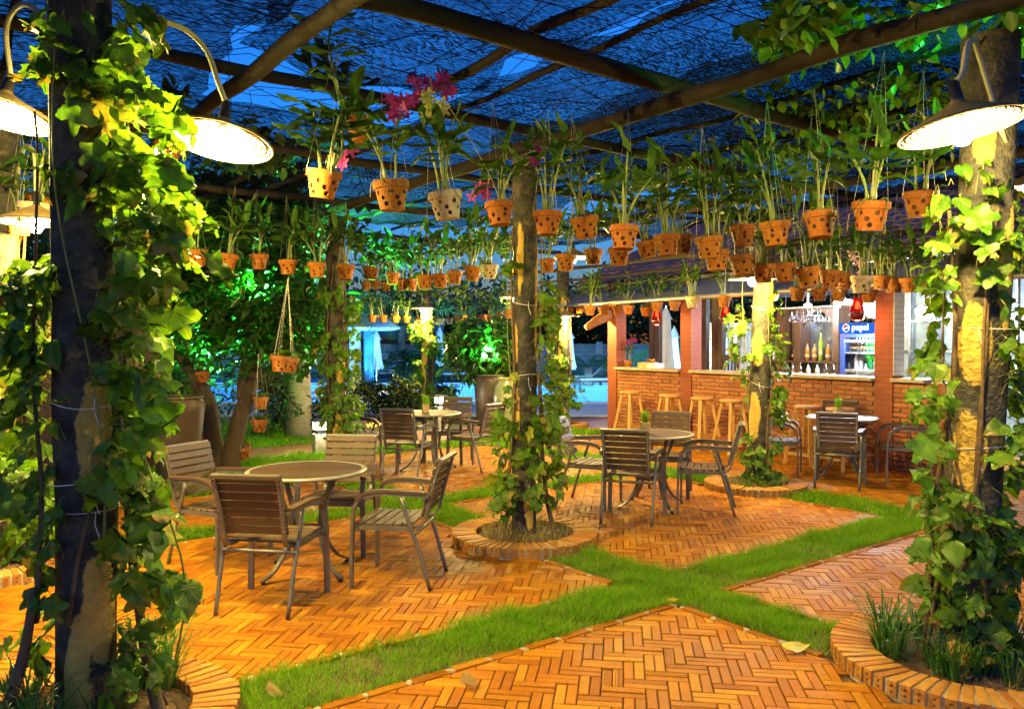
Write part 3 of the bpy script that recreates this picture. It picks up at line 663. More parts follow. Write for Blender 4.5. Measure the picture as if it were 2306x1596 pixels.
def vine(p, r, label, clusters, size, kinds, stems, d=None, individual=300, yellow=.05, depth=.26, more=1.25, clear=()):
    """clusters: (pixel x, pixel y, half width px, half height px, count) round the post's own distance"""
    d = d or p.y; t = thing('climbing_vine', label, 'vine', p, 0, 'vines climbing the pergola posts'); cnt = 0; rest_v = []; rest = MB(); pet = MB()
    spots = []
    for (x, y, hx, hy, n) in clusters:
        for _ in range(int(n*more)):
            a, q = random.uniform(0, 6.283), math.sqrt(random.random()); px, py = x+hx*q*math.cos(a), y+hy*q*math.sin(a)
            if any(c_[0] < px < c_[1] and c_[2] < py < c_[3] and random.random() < .75 for c_ in clear): continue
            dep = random.uniform(-depth, depth*.75); w_ = Vd(px, py, d+dep); rad = Vector((w_.x-p.x, w_.y-p.y, 0))
            if rad.length < r*1.12: rad = rad.normalized()*r*1.2 if rad.length > 1e-3 else Vector((0, -r*1.2, 0)); w_ = Vector((p.x+rad.x, p.y+rad.y, w_.z))
            if w_.z > .04: spots.append(w_)
    random.shuffle(spots)
    for w_ in spots:
        l_ = w_ - p; out = Vector((l_.x, l_.y, 0)).normalized()
        nrm = out*random.uniform(.25, 1.0) + Vector((0, 0, random.uniform(.15, 1.0))) + Vector((random.gauss(0, .35), random.gauss(0, .35)-.25, random.gauss(0, .2)))
        tip = out*.5 + Vector((random.gauss(0, .7), random.gauss(0, .5), -random.uniform(.3, 1.2)))
        sz = size*random.choice((.5, .7, .85, 1.0, 1.15, 1.35))*random.uniform(.9, 1.1); k = random.choices(kinds[0], weights=kinds[1])[0]
        pool = dict(g=LEAF_G, h=LEAF_H, e=LEAF_E)[k]
        if k == 'g' and random.random() < yellow: pool = LEAF_GY
        me = random.choice(pool); Mx = leaf_matrix(l_, nrm, tip, sz)
        if cnt < individual: obj('leaf', me, t, Mx)
        else:
            co = [Mx @ v_.co for v_ in me.vertices]; rest.add(co, [tuple(f_.vertices) for f_ in me.polygons])
        cnt += 1
        if random.random() < .8:
            b = Vector((out.x*r*1.05, out.y*r*1.05, l_.z - random.uniform(-.02, .1))); mid_ = (b+l_)/2 + Vector((0, 0, .03)); pet.tube([b, mid_, l_], .0016*max(1, size/.12), 4, False)
    if rest.v: tag(rest.build('foliage', MT['vleaf'], t, True), kind='stuff')
    if pet.v: tag(pet.build('leaf_stalks', MT['gstem'], t), kind='stuff')
    for (a0, z0, z1, rr, off, tw) in stems:
        a0 = R_(a0) + math.atan2(-p.y, -p.x); pts = []; n = max(6, int((z1-z0)/.13))
        for i in range(n+1):
            q = i/n; z = z0+(z1-z0)*q; a = a0+tw*q+.25*math.sin(z*3+a0*3); ro = r*1.08+rr+off*(math.exp(-z/.35) if z0 < .1 else .4+.6*abs(math.sin(z*2.3+a0)))
            pts.append((ro*math.cos(a), ro*math.sin(a), z))
        m_ = MB(); pp = spline(pts, 3); m_.tube(pp, [rr*(1-.55*i/len(pp)) for i in range(len(pp))], 7); m_.build('stem', MT['stem'] if rr > .006 else MT['gstem'], t, True)
    return t
vine(P_L, .125, 'leafy grape vine wrapping the thick dark post at left', [
    (230, 190, 90, 60, 12), (310, 300, 110, 110, 28), (200, 380, 70, 70, 10), (300, 480, 95, 130, 30), (370, 420, 50, 90, 10), (85, 640, 75, 70, 20), (330, 640, 80, 110, 24), (250, 700, 70, 90, 10),
    (65, 720, 80, 110, 26), (300, 860, 75, 120, 26), (70, 900, 75, 110, 22), (300, 1050, 62, 110, 22), (190, 1030, 70, 70, 8), (60, 1130, 75, 100, 20), (315, 1240, 72, 90, 18), (140, 1200, 60, 80, 9), (400, 1320, 40, 60, 7),
    (130, 1350, 60, 70, 8), (60, 1480, 70, 70, 9), (300, 1450, 60, 80, 9), (200, 1580, 50, 30, 6), (200, 110, 90, 90, 22), (290, 60, 60, 50, 10), (430, 530, 60, 80, 6)], .116, ('ghe', (6, 1.5, 2)),
    [(62, 0, .75, .030, .16, .25), (-72, 0, .65, .032, .2, -.2), (70, .5, 3.0, .012, .03, .3), (-80, .5, 2.6, .011, .04, -.3), (20, .8, 2.9, .006, .03, -1.0), (50, .9, 2.8, .006, .05, .6), (75, 0, 1.6, .007, .2, .2), (80, .1, 1.4, .006, .25, -.2), (-15, .5, 1.2, .010, .02, .9)], depth=.22, more=1.7, clear=((140, 240, 620, 1600),))
vine(P_R, .13, 'lush grape vine covering the right-hand yellow-patched post', [
    (2200, 430, 70, 70, 14), (2160, 520, 60, 80, 18), (2250, 600, 50, 90, 14), (2120, 640, 45, 60, 12), (2285, 780, 35, 110, 24), (2120, 800, 40, 90, 12), (2100, 900, 55, 60, 12), (2130, 1000, 45, 70, 10), (2285, 960, 35, 120, 24),
    (2110, 1110, 50, 80, 14), (2200, 1140, 60, 80, 18), (2150, 1220, 75, 80, 36), (2250, 1250, 60, 90, 32), (2120, 1320, 55, 60, 12), (2220, 1350, 70, 80, 24), (2260, 1430, 50, 70, 12), (2190, 1440, 40, 50, 6), (2290, 500, 30, 80, 8)], .092, ('ghe', (5, 3, 1)),
    [(-60, 0, 2.3, .02, .05, .6), (-25, .4, 2.3, .011, .02, 1.4), (10, .5, 2.2, .009, .03, -1.0), (40, 0, 2.2, .014, .03, -.5), (-40, 0, 1.0, .012, .08, .1)], more=1.75, clear=((2150, 2262, 690, 870), (2135, 2245, 920, 1095), (2110, 2240, 1425, 1540)))
vine(P_M, .1, 'vine on the central post, thick with leaves at chair height', [
    (1235, 680, 25, 50, 18), (1240, 760, 30, 60, 26), (1235, 850, 35, 60, 28), (1150, 860, 18, 80, 12), (1230, 930, 45, 60, 34), (1130, 970, 25, 60, 16), (1215, 1010, 55, 60, 40), (1140, 1060, 30, 60, 26), (1220, 1090, 40, 60, 30), (1140, 1130, 28, 40, 14), (1145, 600, 20, 35, 10), (1190, 960, 30, 60, 14)],
    .105, ('ghe', (7, 1, 1)), [(-70, 0, 2.6, .016, .05, .5), (80, 0, 1.4, .022, .16, -.3), (60, .4, 2.5, .008, .03, .4), (-60, .6, 2.8, .005, .03, -.5), (75, .5, 2.7, .005, .04, .3)], more=1.0, clear=((1158, 1214, 560, 930),))
vine(P_Q, .118, 'small-leaved vine trailing down the post in front of the bar', [
    (1740, 690, 25, 40, 18), (1665, 720, 25, 50, 18), (1745, 770, 30, 50, 26), (1660, 810, 30, 40, 14), (1755, 850, 22, 60, 22), (1690, 870, 12, 40, 6), (1745, 960, 25, 60, 26), (1690, 1010, 22, 40, 16), (1730, 1050, 35, 45, 40), (1700, 1080, 30, 25, 18), (1755, 900, 15, 60, 10)],
    .095, ('ghe', (6, 2, 1)), [(60, 0, 2.6, .012, .05, .4), (75, .1, 2.5, .006, .05, -.3), (-60, .3, 2.4, .005, .06, .4)], clear=((1688, 1735, 690, 1010),))
vine(P_L2, .125, 'sunny bright vine at the far left edge on the second left post', [
    (50, 640, 65, 50, 40), (20, 710, 70, 70, 40), (60, 780, 55, 60, 26), (20, 870, 50, 60, 26), (30, 1010, 50, 70, 26), (60, 1120, 60, 70, 22), (40, 1200, 60, 40, 18), (95, 660, 35, 50, 14)], .13, ('ghe', (6, 2, 1)), [(40, 0, 2.5, .02, .05, .5), (60, 0, 2.4, .008, .06, -.4)], individual=150)
vine(P_P3, .12, 'dense vine hiding the post behind the nearest table', [
    (750, 660, 25, 40, 30), (790, 720, 25, 60, 36), (740, 780, 30, 60, 40), (785, 820, 25, 50, 30), (745, 880, 30, 50, 36), (785, 930, 25, 40, 30), (755, 960, 35, 40, 36), (795, 890, 15, 60, 14)], .09, ('ghe', (6, 2, 1)), [(40, 0, 2.7, .02, .05, .5), (-50, 0, 2.6, .012, .05, .5)], individual=120)
vine(P_P4, .11, 'vine wrapped round the far lamp post by the pool', [
    (940, 745, 22, 20, 30), (970, 770, 20, 30, 30), (945, 830, 18, 30, 24), (955, 880, 28, 30, 40), (985, 890, 40, 18, 36), (935, 905, 20, 18, 20), (965, 720, 15, 20, 14), (960, 930, 30, 18, 24)], .12, ('ghe', (6, 2, 1)), [(40, 0, 2.5, .03, .05, .5)], individual=60)
vine(P_P5, .12, 'bright vine on the far post just right of the central post', [
    (1250, 720, 25, 30, 30), (1255, 790, 22, 50, 40), (1270, 870, 20, 40, 30), (1290, 890, 25, 25, 24), (1250, 930, 25, 30, 24), (1235, 690, 20, 20, 14)], .12, ('ghe', (6, 2, 1)), [(40, 0, 2.5, .03, .05, .5)], individual=60)
# ================================================================== hanging orchid pots
def pot_mesh(seed, mats):
    """flower pot, rim 0.2 m across, pierced with round holes; origin at rim centre"""
    rg = random.Random(seed); H_ = .155
    b = MB(); b.lathe([(0, -H_), (.066, -H_), (.088, -.042), (.1, -.040), (.1, 0), (.088, 0), (.078, -.05), (.060, -H_+.012), (0, -H_+.012)], 30)
    c = MB(); k = 0
    for row, z in enumerate((-.062, -.095, -.128)):
        n = 6; off = rg.random() + row*.5
        for i in range(n):
            if rg.random() < .12: continue
            a = 2*math.pi*(i+off)/n; dr = Vector((math.cos(a), math.sin(a), 0)); r0 = .0135*rg.uniform(.85, 1.1)
            c.tube([dr*.03+Vector((0, 0, z)), dr*.12+Vector((0, 0, z))], r0, 10)
    a_ = b.build('pot', mats); c_ = c.build('cut', mats); md = a_.modifiers.new('b', 'BOOLEAN'); md.object = c_; md.operation = 'DIFFERENCE'; md.solver = 'EXACT'
    dg = bpy.context.evaluated_depsgraph_get(); dg.update(); me = bpy.data.meshes.new_from_object(a_.evaluated_get(dg)); me.name = 'pot'
    for o in (a_, c_): bpy.data.objects.remove(o)
    for p_ in me.polygons: p_.use_smooth = False
    return me
POTS = [pot_mesh(s, MT['potA']) for s in range(3)]; POTG = [pot_mesh(9, MT['potB'])]
mx_ = MB(); mx_.lathe([(0, -.146), (.057, -.142), (.078, -.05), (.084, -.02), (.06, .0), (.03, .012), (0, .014)], 16); MIXM = mx_.mesh('potting_mix', MT['mix'], True)
def hanger_mesh(L_):
    m_ = MB()
    for k in range(3): a = 2*math.pi*k/3+.5; m_.tube([(.1*math.cos(a), .1*math.sin(a), -.02), (.1*math.cos(a), .1*math.sin(a), .0), (.02*math.cos(a), .02*math.sin(a), L_*.8), (0, 0, L_)], .0012, 4, False)
    return m_.mesh('hanger', MT['wire'])
HANG = {}
def hanger(L_):
    k = round(L_*10)/10
    if k not in HANG: HANG[k] = hanger_mesh(k)
    return HANG[k]
def orchid(seed, big=1.0):
    """canes mesh and leaf matrices"""
    rg = random.Random(seed); cm = MB(); lv = []
    for c in range(rg.choice((3, 4, 5, 5))):
        a = rg.uniform(0, 6.283); ln = rg.uniform(.2, .46)*big; le = rg.uniform(.1, .55); d_ = Vector((math.cos(a), math.sin(a), 0)); b = d_*rg.uniform(.01, .05)
        pts = bez(b, b+Vector((0, 0, ln*.4)), b+d_*ln*le*.6+Vector((0, 0, ln*.75)), b+d_*ln*le+Vector((0, 0, ln)), 9)
        cm.tube(pts, [.0085*(1+.25*math.sin(i*2.1)) * (1-.35*i/9) for i in range(10)], 6)
        nl = rg.choice((3, 4, 5, 6)); 
        for k in range(nl):
            i = 9-int(k*1.1); i = max(3, i); p_ = pts[i]; s_ = a + math.pi/2*(1 if k % 2 else -1) + rg.gauss(0, .5); dr = Vector((math.cos(s_), math.sin(s_), 0))
            if k == 0: tip = dr*.4+Vector((0, 0, 1)); nr = dr*-1+Vector((0, 0, .3))
            else: tip = dr*1.0+Vector((0, 0, rg.uniform(.2, .9))); nr = Vector((0, 0, 1))-dr*rg.uniform(.1, .6)
            lv.append((leaf_matrix(p_, nr, tip, rg.uniform(.15, .25)*big), rg.randrange(4)))
    return cm.mesh('canes', MT['cane'], True), lv
ORCH = []
for s in range(9):
    cm, lv = orchid(s, 1.05); jm = MB()
    for Mx, k in lv: jm.add([Mx @ v_.co for v_ in LEAF_O[k].vertices], [tuple(f_.vertices) for f_ in LEAF_O[k].polygons])
    ORCH.append((cm, lv, jm.mesh('leaves', MT['oleaf'], True)))
ROOTS = []
for s in range(4):
    rg_ = random.Random(s+40); m_ = MB()
    for k in range(rg_.randint(4, 8)):
        a = rg_.uniform(0, 6.283); d_ = Vector((math.cos(a), math.sin(a), 0)); a2 = a+rg_.uniform(-.8, .8); e_ = Vector((math.cos(a2), math.sin(a2), 0)); dn = rg_.uniform(.03, .17)
        m_.tube(bez(d_*.05+Vector((0, 0, .01)), d_*.11+Vector((0, 0, .05)), e_*.125+Vector((0, 0, -.02)), e_*rg_.uniform(.1, .13)+Vector((0, 0, -dn)), 8), .0022, 5)
    ROOTS.append(m_.mesh('roots', MT['dryst']))
def hang_pot(x, y, w_, label, group, grey=False, indiv=False, top=3.2, plant=True, tilt=None):
    d = .2*F/w_; p_ = Vd(x, y, d); t = thing('hanging_pot', label, 'orchid pot', p_, random.uniform(0, 6.28), group)
    if True: t.rotation_euler = (random.gauss(0, .07), random.gauss(0, .07)+(tilt or 0), t.rotation_euler.z)
    obj('pot', random.choice(POTG if grey else POTS), t); obj('potting_mix', MIXM, t); t.scale = (random.uniform(.93, 1.07),)*3
    if random.random() < .55: obj('roots', random.choice(ROOTS), t)
    o = obj('hanger', hanger(max(.4, top-p_.z)), t)
    if plant:
        cm, lv, jm = random.choice(ORCH); obj('canes', cm, t)
        if indiv:
            for Mx, k in lv: obj('leaf', LEAF_O[k], t, Mx)
        else: obj('leaves', jm, t)
    return t
ROWS = {
 'F': [(731, 384, 84), (880, 411, 76), (1001, 434, 74, 1), (1124, 456, 66), (1233, 478, 66), (1315, 488, 62), (1406, 510, 68)],
 'G': [(1455, 543, 50), (1501, 530, 56), (1533, 531, 54), (1595, 533, 59), (1613, 565, 56), (1672, 510, 56), (1744, 500, 64), (1846, 480, 70), (1962, 455, 78), (2073, 431, 72)],
 'H': [(1231, 584, 41), (1275, 574, 45), (1337, 561, 43), (1394, 559, 48), (1669, 577, 53), (1719, 595, 52), (1766, 595, 50), (1816, 602, 55), (1870, 610, 48), (1899, 617, 45), (1941, 623, 47, 1), (1984, 621, 41), (2013, 626, 40), (2047, 625, 42), (2075, 625, 38)],
 'S': [(1741, 655, 28, 1), (1797, 648, 36), (1844, 650, 36), (1890, 652, 36), (1956, 654, 35)],
 'J': [(1281, 692, 23), (1306, 689, 23), (1330, 689, 26), (1359, 689, 25), (1390, 690, 25), (1415, 689, 26), (1454, 691, 26), (1480, 681, 27), (1520, 679, 28), (1558, 669, 33, 2), (1632, 667, 33)],
 'K': [(375, 555, 44), (443, 564, 45), (514, 574, 44), (583, 574, 42), (648, 586, 43), (713, 593, 43), (779, 598, 40), (835, 602, 35), (884, 615, 35), (901, 628, 33), (926, 628, 33), (957, 622, 37), (992, 618, 37), (1024, 610, 39), (1066, 602, 38), (1102, 596, 39, 1), (1150, 594, 34)],
 'T': [(824, 634, 24), (846, 631, 25), (868, 636, 27)],
 'N': [(801, 709, 19), (840, 710, 20), (862, 711, 20), (892, 712, 20), (917, 712, 20), (943, 717, 19), (981, 718, 17), (994, 717, 16), (1012, 716, 17), (1029, 713, 18), (1047, 712, 20), (1065, 713, 18), (1082, 710, 18), (1101, 709, 21), (1125, 705, 18), (1147, 698, 24)],
 'O': [(1032, 723, 14), (1061, 724, 14), (1106, 722, 14), (1127, 722, 14), (1144, 722, 16)],
 'E': [(90, 437, 58), (78, 458, 65, 1), (45, 484, 63), (28, 507, 58)],
}
RLAB = {'F': 'in the nearest hanging row', 'G': 'in the row right of centre', 'H': 'in the row before the bar roof',
        'S': 'of small pots before the awning', 'J': 'in the row along the gutter', 'K': 'in the row before the left tree',
        'T': 'of three dim pots left of centre', 'N': 'in the distant row before the pool', 'O': 'of tiny pots below the distant row', 'E': 'in the cluster by the left lamp'}
RGRP = {'F': 'orchid pots of the nearest row', 'G': 'orchid pots of the right front row', 'H': 'orchid pots of the second right row', 'S': 'low small pots by the bar', 'J': 'orchid pots along the gutter', 'K': 'orchid pots of the middle left row', 'T': 'dim pots', 'N': 'orchid pots of the distant row', 'O': 'tiny distant pots', 'E': 'pots at the left edge'}
POTREF = {}
for key, lst in ROWS.items():
    for i, q in enumerate(lst):
        grey = len(q) > 3
        lab = ('lime-whitened ' if grey else 'orange ') + 'pierced orchid pot, %s from left %s' % (ORD[i], RLAB[key])
        POTREF[key, i] = hang_pot(q[0], q[1], q[2], lab, RGRP[key], grey, key in 'FG', 2.9 if key == 'S' else 3.25, plant=not (key == 'E' and i == 3))
hang_pot(806, 268, 62, 'dark brown pierced pot hanging high behind the tall orchid', 'orchid pots of the nearest row', False, True)
hang_pot(380, 325, 60, 'pierced pot tilted behind the vine under the left lamp', 'pots at the left edge', False, False, tilt=.15)
hang_pot(118, 365, 46, 'narrow strip of bright pot beside the dark left post', 'pots at the left edge', False, False)
LOWT = [(346, 842, 37, 'pot hanging above the big brown jar'), (455, 835, 35, 'pot with drooping leaves left of the leaning trunks'), (633, 802, 47, 'wide pot with broad leaves under the dark tree crown'), (652, 805, 43, 'pot half hidden behind the wide broad-leaved pot'),
        (587, 893, 35, 'upper pot of the pair right of the leaning trunk'), (584, 943, 37, 'lower pot of the pair right of the leaning trunk'), (546, 1004, 35, 'lowest pot touching the grass at the leaning trunk'), (459, 972, 32, 'pot peeping out between jar and trunk')]
for x, y, w_, lb in LOWT:
    t = hang_pot(x, y, w_, 'terracotta ' + lb, 'pots hanging from the left tree', False, False, Vd(x, y, .2*F/w_).z + .75, plant=False)
    for k in range(random.choice((3, 4, 5))):
        a = random.uniform(0, 6.28); dr = Vector((math.cos(a), math.sin(a), 0)); obj('leaf', random.choice(LEAF_E), t, leaf_matrix(dr*.02, Vector((0, 0, 1))-dr*.5, dr+Vector((0, 0, .5)), random.uniform(.14, .22)))
# tall orchid stems above the first pot and flower sprays
def flower_mat(name, a, b): return leafmat(name, [a, b], .3, .5, .2)
FPUR, FYEL = flower_mat('purple petal', (.32, .03, .30), (.45, .06, .40)), flower_mat('cream petal', (.75, .78, .35), (.62, .70, .2))
FWHT = flower_mat('white petal', (.75, .62, .68), (.7, .4, .55))
def spray(t, x, y, hx, hy, n, m_, d, size=.05):
    inv = (Matrix.Translation(t.location) @ t.rotation_euler.to_matrix().to_4x4() @ Matrix.Scale(t.scale[0], 4)).inverted()
    for _ in range(n):
        c = MB(); w_ = Vd(x+random.uniform(-hx, hx), y+random.uniform(-hy, hy), d+random.uniform(-.06, .06)); nr = Vector((random.gauss(0, .5), -1, random.gauss(0, .4))).normalized(); up = Vector((0, 0, 1)); sx = nr.cross(up).normalized(); up = sx.cross(nr); a0 = random.random()
        rim = []
        for k in range(5):
            a = 2*math.pi*k/5+a0; q = size*random.uniform(.85, 1.1)
            for da, rr, lift in ((-.45, .42, .03), (-.22, .85, .10), (0, 1.0, .12), (.22, .85, .10), (.45, .42, .03)): rim.append(w_+(sx*math.cos(a+da)+up*math.sin(a+da))*q*rr+nr*q*lift)
        m0 = w_+nr*size*.02; c.add([inv @ p_ for p_ in [m0]+rim], [(0, 1+i, 1+(i+1) % 25) for i in range(25)]); c.build('flower', m_, t, True)
    e = inv @ Vd(x, y, d); st = MB(); st.tube(bez((0, 0, 0), (0, 0, .15), e*.6+Vector((0, 0, .1)), e, 8), .0025, 5); st.build('flower_stem', MT['gstem'], t)
spray(POTREF['F', 1], 905, 238, 32, 24, 12, FPUR, .2*F/76); spray(POTREF['F', 2], 978, 238, 28, 26, 12, FYEL, .2*F/74); spray(POTREF['F', 3], 975, 192, 48, 26, 20, FPUR, .2*F/66)
spray(POTREF['F', 0], 782, 352, 26, 18, 9, FPUR, .2*F/80); spray(POTREF['F', 3], 1082, 432, 24, 16, 9, FPUR, .2*F/64); spray(POTREF['F', 4], 1208, 352, 9, 14, 3, FPUR, .2*F/66); spray(POTREF['H', 9], 1888, 640, 6, 12, 4, FWHT, .2*F/45, .06); spray(POTREF['H', 7], 1928, 590, 10, 24, 5, FWHT, .2*F/45, .06)
def tall(t, pts_px, d, nleaf, seed, size=.2):
    rg = random.Random(seed); inv = (Matrix.Translation(t.location) @ t.rotation_euler.to_matrix().to_4x4()).inverted(); rot = inv.to_3x3().to_4x4()
    pts = spline([inv @ Vd(x, y, d+rg.uniform(-.03, .03)) for x, y in pts_px], 4); c = MB(); c.tube(pts, [.011*(1-.5*i/len(pts)) for i in range(len(pts))], 7); c.build('canes', MT['cane'], t, True)
    for k in range(nleaf):
        i = int((.28+.72*k/nleaf)*(len(pts)-1)); a = (0 if k % 2 else math.pi)+rg.gauss(0, .5); dr = Vector((math.cos(a), math.sin(a)*.6, 0)); obj('leaf', LEAF_O[rg.randrange(4)], t, leaf_matrix(pts[i], (rot @ (Vector((0, -.5, 1))-dr*.5)), rot @ (dr+Vector((0, 0, rg.uniform(.1, .6)))), size*rg.uniform(.75, 1.15)))
d1 = .2*F/84
tall(POTREF['F', 0], [(722, 380), (716, 330), (706, 280), (708, 230)], d1, 11, 1, .22); tall(POTREF['F', 0], [(740, 380), (770, 330), (770, 240), (752, 150), (742, 80), (750, 20)], d1, 16, 2, .21); tall(POTREF['F', 0], [(745, 385), (772, 340), (775, 280), (790, 215)], d1, 8, 3, .22)

# ================================================================== lamps
STRAW = leafmat('straw shade', [(.45, .36, .2), (.5, .4, .22)], .6, .8, .1)
RIB = mat('dark bamboo rib', (.016, .011, .004), .9, spec=0.0)
BULB = emat('bulb', (1.0, .82, .55), 60.0)
def pendant(p_, arm, label, power, r=.25, tilt=(0, 0), col=WARM, group='cone-shaded lamps on curved pipes'):
    """p_ = centre of the rim; arm = world points from the fixing to the shade's neck"""
    t = thing('pendant_lamp', label, 'lamp', p_, 0, group); h = r*.46
    q = Euler((tilt[0], tilt[1], 0)).to_matrix()
    def rot(mb): mb.v = [tuple(q @ Vector(v_)) for v_ in mb.v]; return mb
    m_ = MB(); m_.lathe([(r, 0), (r*.97, .012), (r*.55, h*.48), (r*.14, h*.92), (.03, h)], 40); m_.f = [f_ for f_ in m_.f if len(f_) == 4]; m_.m = [0]*len(m_.f); rot(m_).build('shade', STRAW, t, True)
    m_ = MB(); prof = []
    for k in range(15): s_ = k/14; prof.append((r*(.985-.9*s_), h*.9*s_-.006 + (.004 if k % 2 else 0)))
    m_.lathe(prof, 40); m_.f = [f_ for f_ in m_.f if len(f_) == 4]; m_.m = [0]*len(m_.f); rot(m_).build('shade_lining', MT['lampin'], t, True)
    m_ = MB(); m_.tube([q @ Vector((r*math.cos(a), r*math.sin(a), 0)) for a in np.linspace(0, 2*math.pi, 33)], .006, 6, False); m_.build('rim', MT['lampout'], t, True)
    m_ = MB()
    for s_ in (.05, .13, .23, .35, .49): m_.tube([q @ Vector((r*(.985-.9*s_)*math.cos(a), r*(.985-.9*s_)*math.sin(a), h*.9*s_-.009)) for a in np.linspace(0, 2*math.pi, 41)], .0035, 5, False)
    m_.build('ribs', RIB, t, True)
    bc = q @ Vector((0, 0, -.022))
    m_ = MB(); m_.lathe([(0, -.058), (.026, -.05), (.044, -.02), (.042, .008), (.024, .035), (.014, .05), (0, .052)], 14, bc); m_.build('bulb', BULB, t, True)
    m_ = MB(); m_.tube([q @ Vector((0, 0, h*.45)), q @ Vector((0, 0, h)), q @ Vector((0, 0, h+.09))], [.024, .03, .02], 10); m_.build('socket', MT['black'], t, True)
    if arm:
        m_ = MB(); m_.tube(spline([Vector(a)-p_ for a in arm]+[q @ Vector((0, 0, h+.08))], 8), .013, 8); m_.build('arm', MT['pipe'], t, True)
    light('lamp_light', bc + q @ Vector((0, 0, -.075)), power, col, .05, t)
    return t
PW = 68
def hook(fix, p_, r=.25, up=.32):
    """a pipe that leaves the post, rises over and drops to the lamp"""
    n_ = Vector((p_.x, p_.y, p_.z+r*.62+.08)); m_ = (fix+n_)/2; top = Vector((n_.x*.8+fix.x*.2, n_.y*.8+fix.y*.2, n_.z+up)); return [fix, Vector((fix.x*.85+n_.x*.15, fix.y*.85+n_.y*.15, fix.z+.12)), Vector((m_.x, m_.y, n_.z+up)), Vector((n_.x*.92+fix.x*.08, n_.y*.92+fix.y*.08, n_.z+up*.75))]
LR = Vd(2165, 288, 3.4); LL = Vd(495, 318, 3.86); LE = Vd(2, 255, 4.0); LX = Vd(2330, 425, 5.4); LQ = Vd(1694, 628, 8.5); LM = Vd(1290, 580, 10.2); L4 = Vd(950, 694, 17.1); L5 = Vd(1273, 712, 15.1); L6 = Vd(1162, 670, 12.2); L7 = Vd(82, 500, 5.45)
fr = Vector((P_R.x+.10, P_R.y-.12, 2.62))
pendant(LR, [fr, Vd(2203, 120, 3.85), Vd(2195, 92, 3.6), Vd(2178, 105, 3.45), Vd(2167, 165, 3.4)], 'glowing conical lamp hung from a hooked pipe at upper right', PW*.4, tilt=(R_(-5), R_(-8)))
pendant(LL, [Vector((P_L.x+.1, P_L.y+.05, 2.95)), Vd(310, 48, 3.5), Vd(400, 58, 3.7), Vd(462, 110, 3.84), Vd(493, 190, 3.86)], 'glowing conical lamp on a long bent pipe right of the left vine post', PW*.85, tilt=(R_(-11), R_(6)))
pendant(LE, [Vector((P_L.x-.1, P_L.y+.05, 2.95)), Vd(60, 10, 3.7), Vd(15, 60, 3.95)], 'bright lamp cut by the left picture edge', PW*.85, tilt=(R_(-10), R_(9)))
pendant(LX, hook(Vector((LX.x+.5, LX.y+.1, 2.7)), LX), 'lamp cut by the right picture edge', PW*.3)
pendant(LQ, [Vector((P_Q.x+.12, P_Q.y, 2.7)), Vector((P_Q.x+.08, P_Q.y-.2, 2.92)), Vector((LQ.x, LQ.y+.03, 2.75))], 'lamp on top of the yellow-patched post in front of the bar', PW*.55)
pendant(LM, [Vector((LM.x, LM.y, 3.4)), Vector((LM.x, LM.y, 3.15))], 'star-bright lamp half hidden by pots right of the central post', PW)
pendant(L4, hook(Vector((P_P4.x, P_P4.y, 2.75)), L4), 'small far lamp above the vine post by the pool', PW*1.2)
pendant(L5, hook(Vector((P_P5.x, P_P5.y, 2.5)), L5, up=.2), 'tiny lamp on the far post right of the central post', PW*.7)
pendant(L6, [Vector((L6.x, L6.y, 3.25)), Vector((L6.x, L6.y, 2.9))], 'small lamp just left of the central post', PW*.8)
pendant(L7, hook(Vector((P_L2.x+.1, P_L2.y, 2.75)), L7), 'lamp mostly hidden behind the left vine post', PW*1.1)
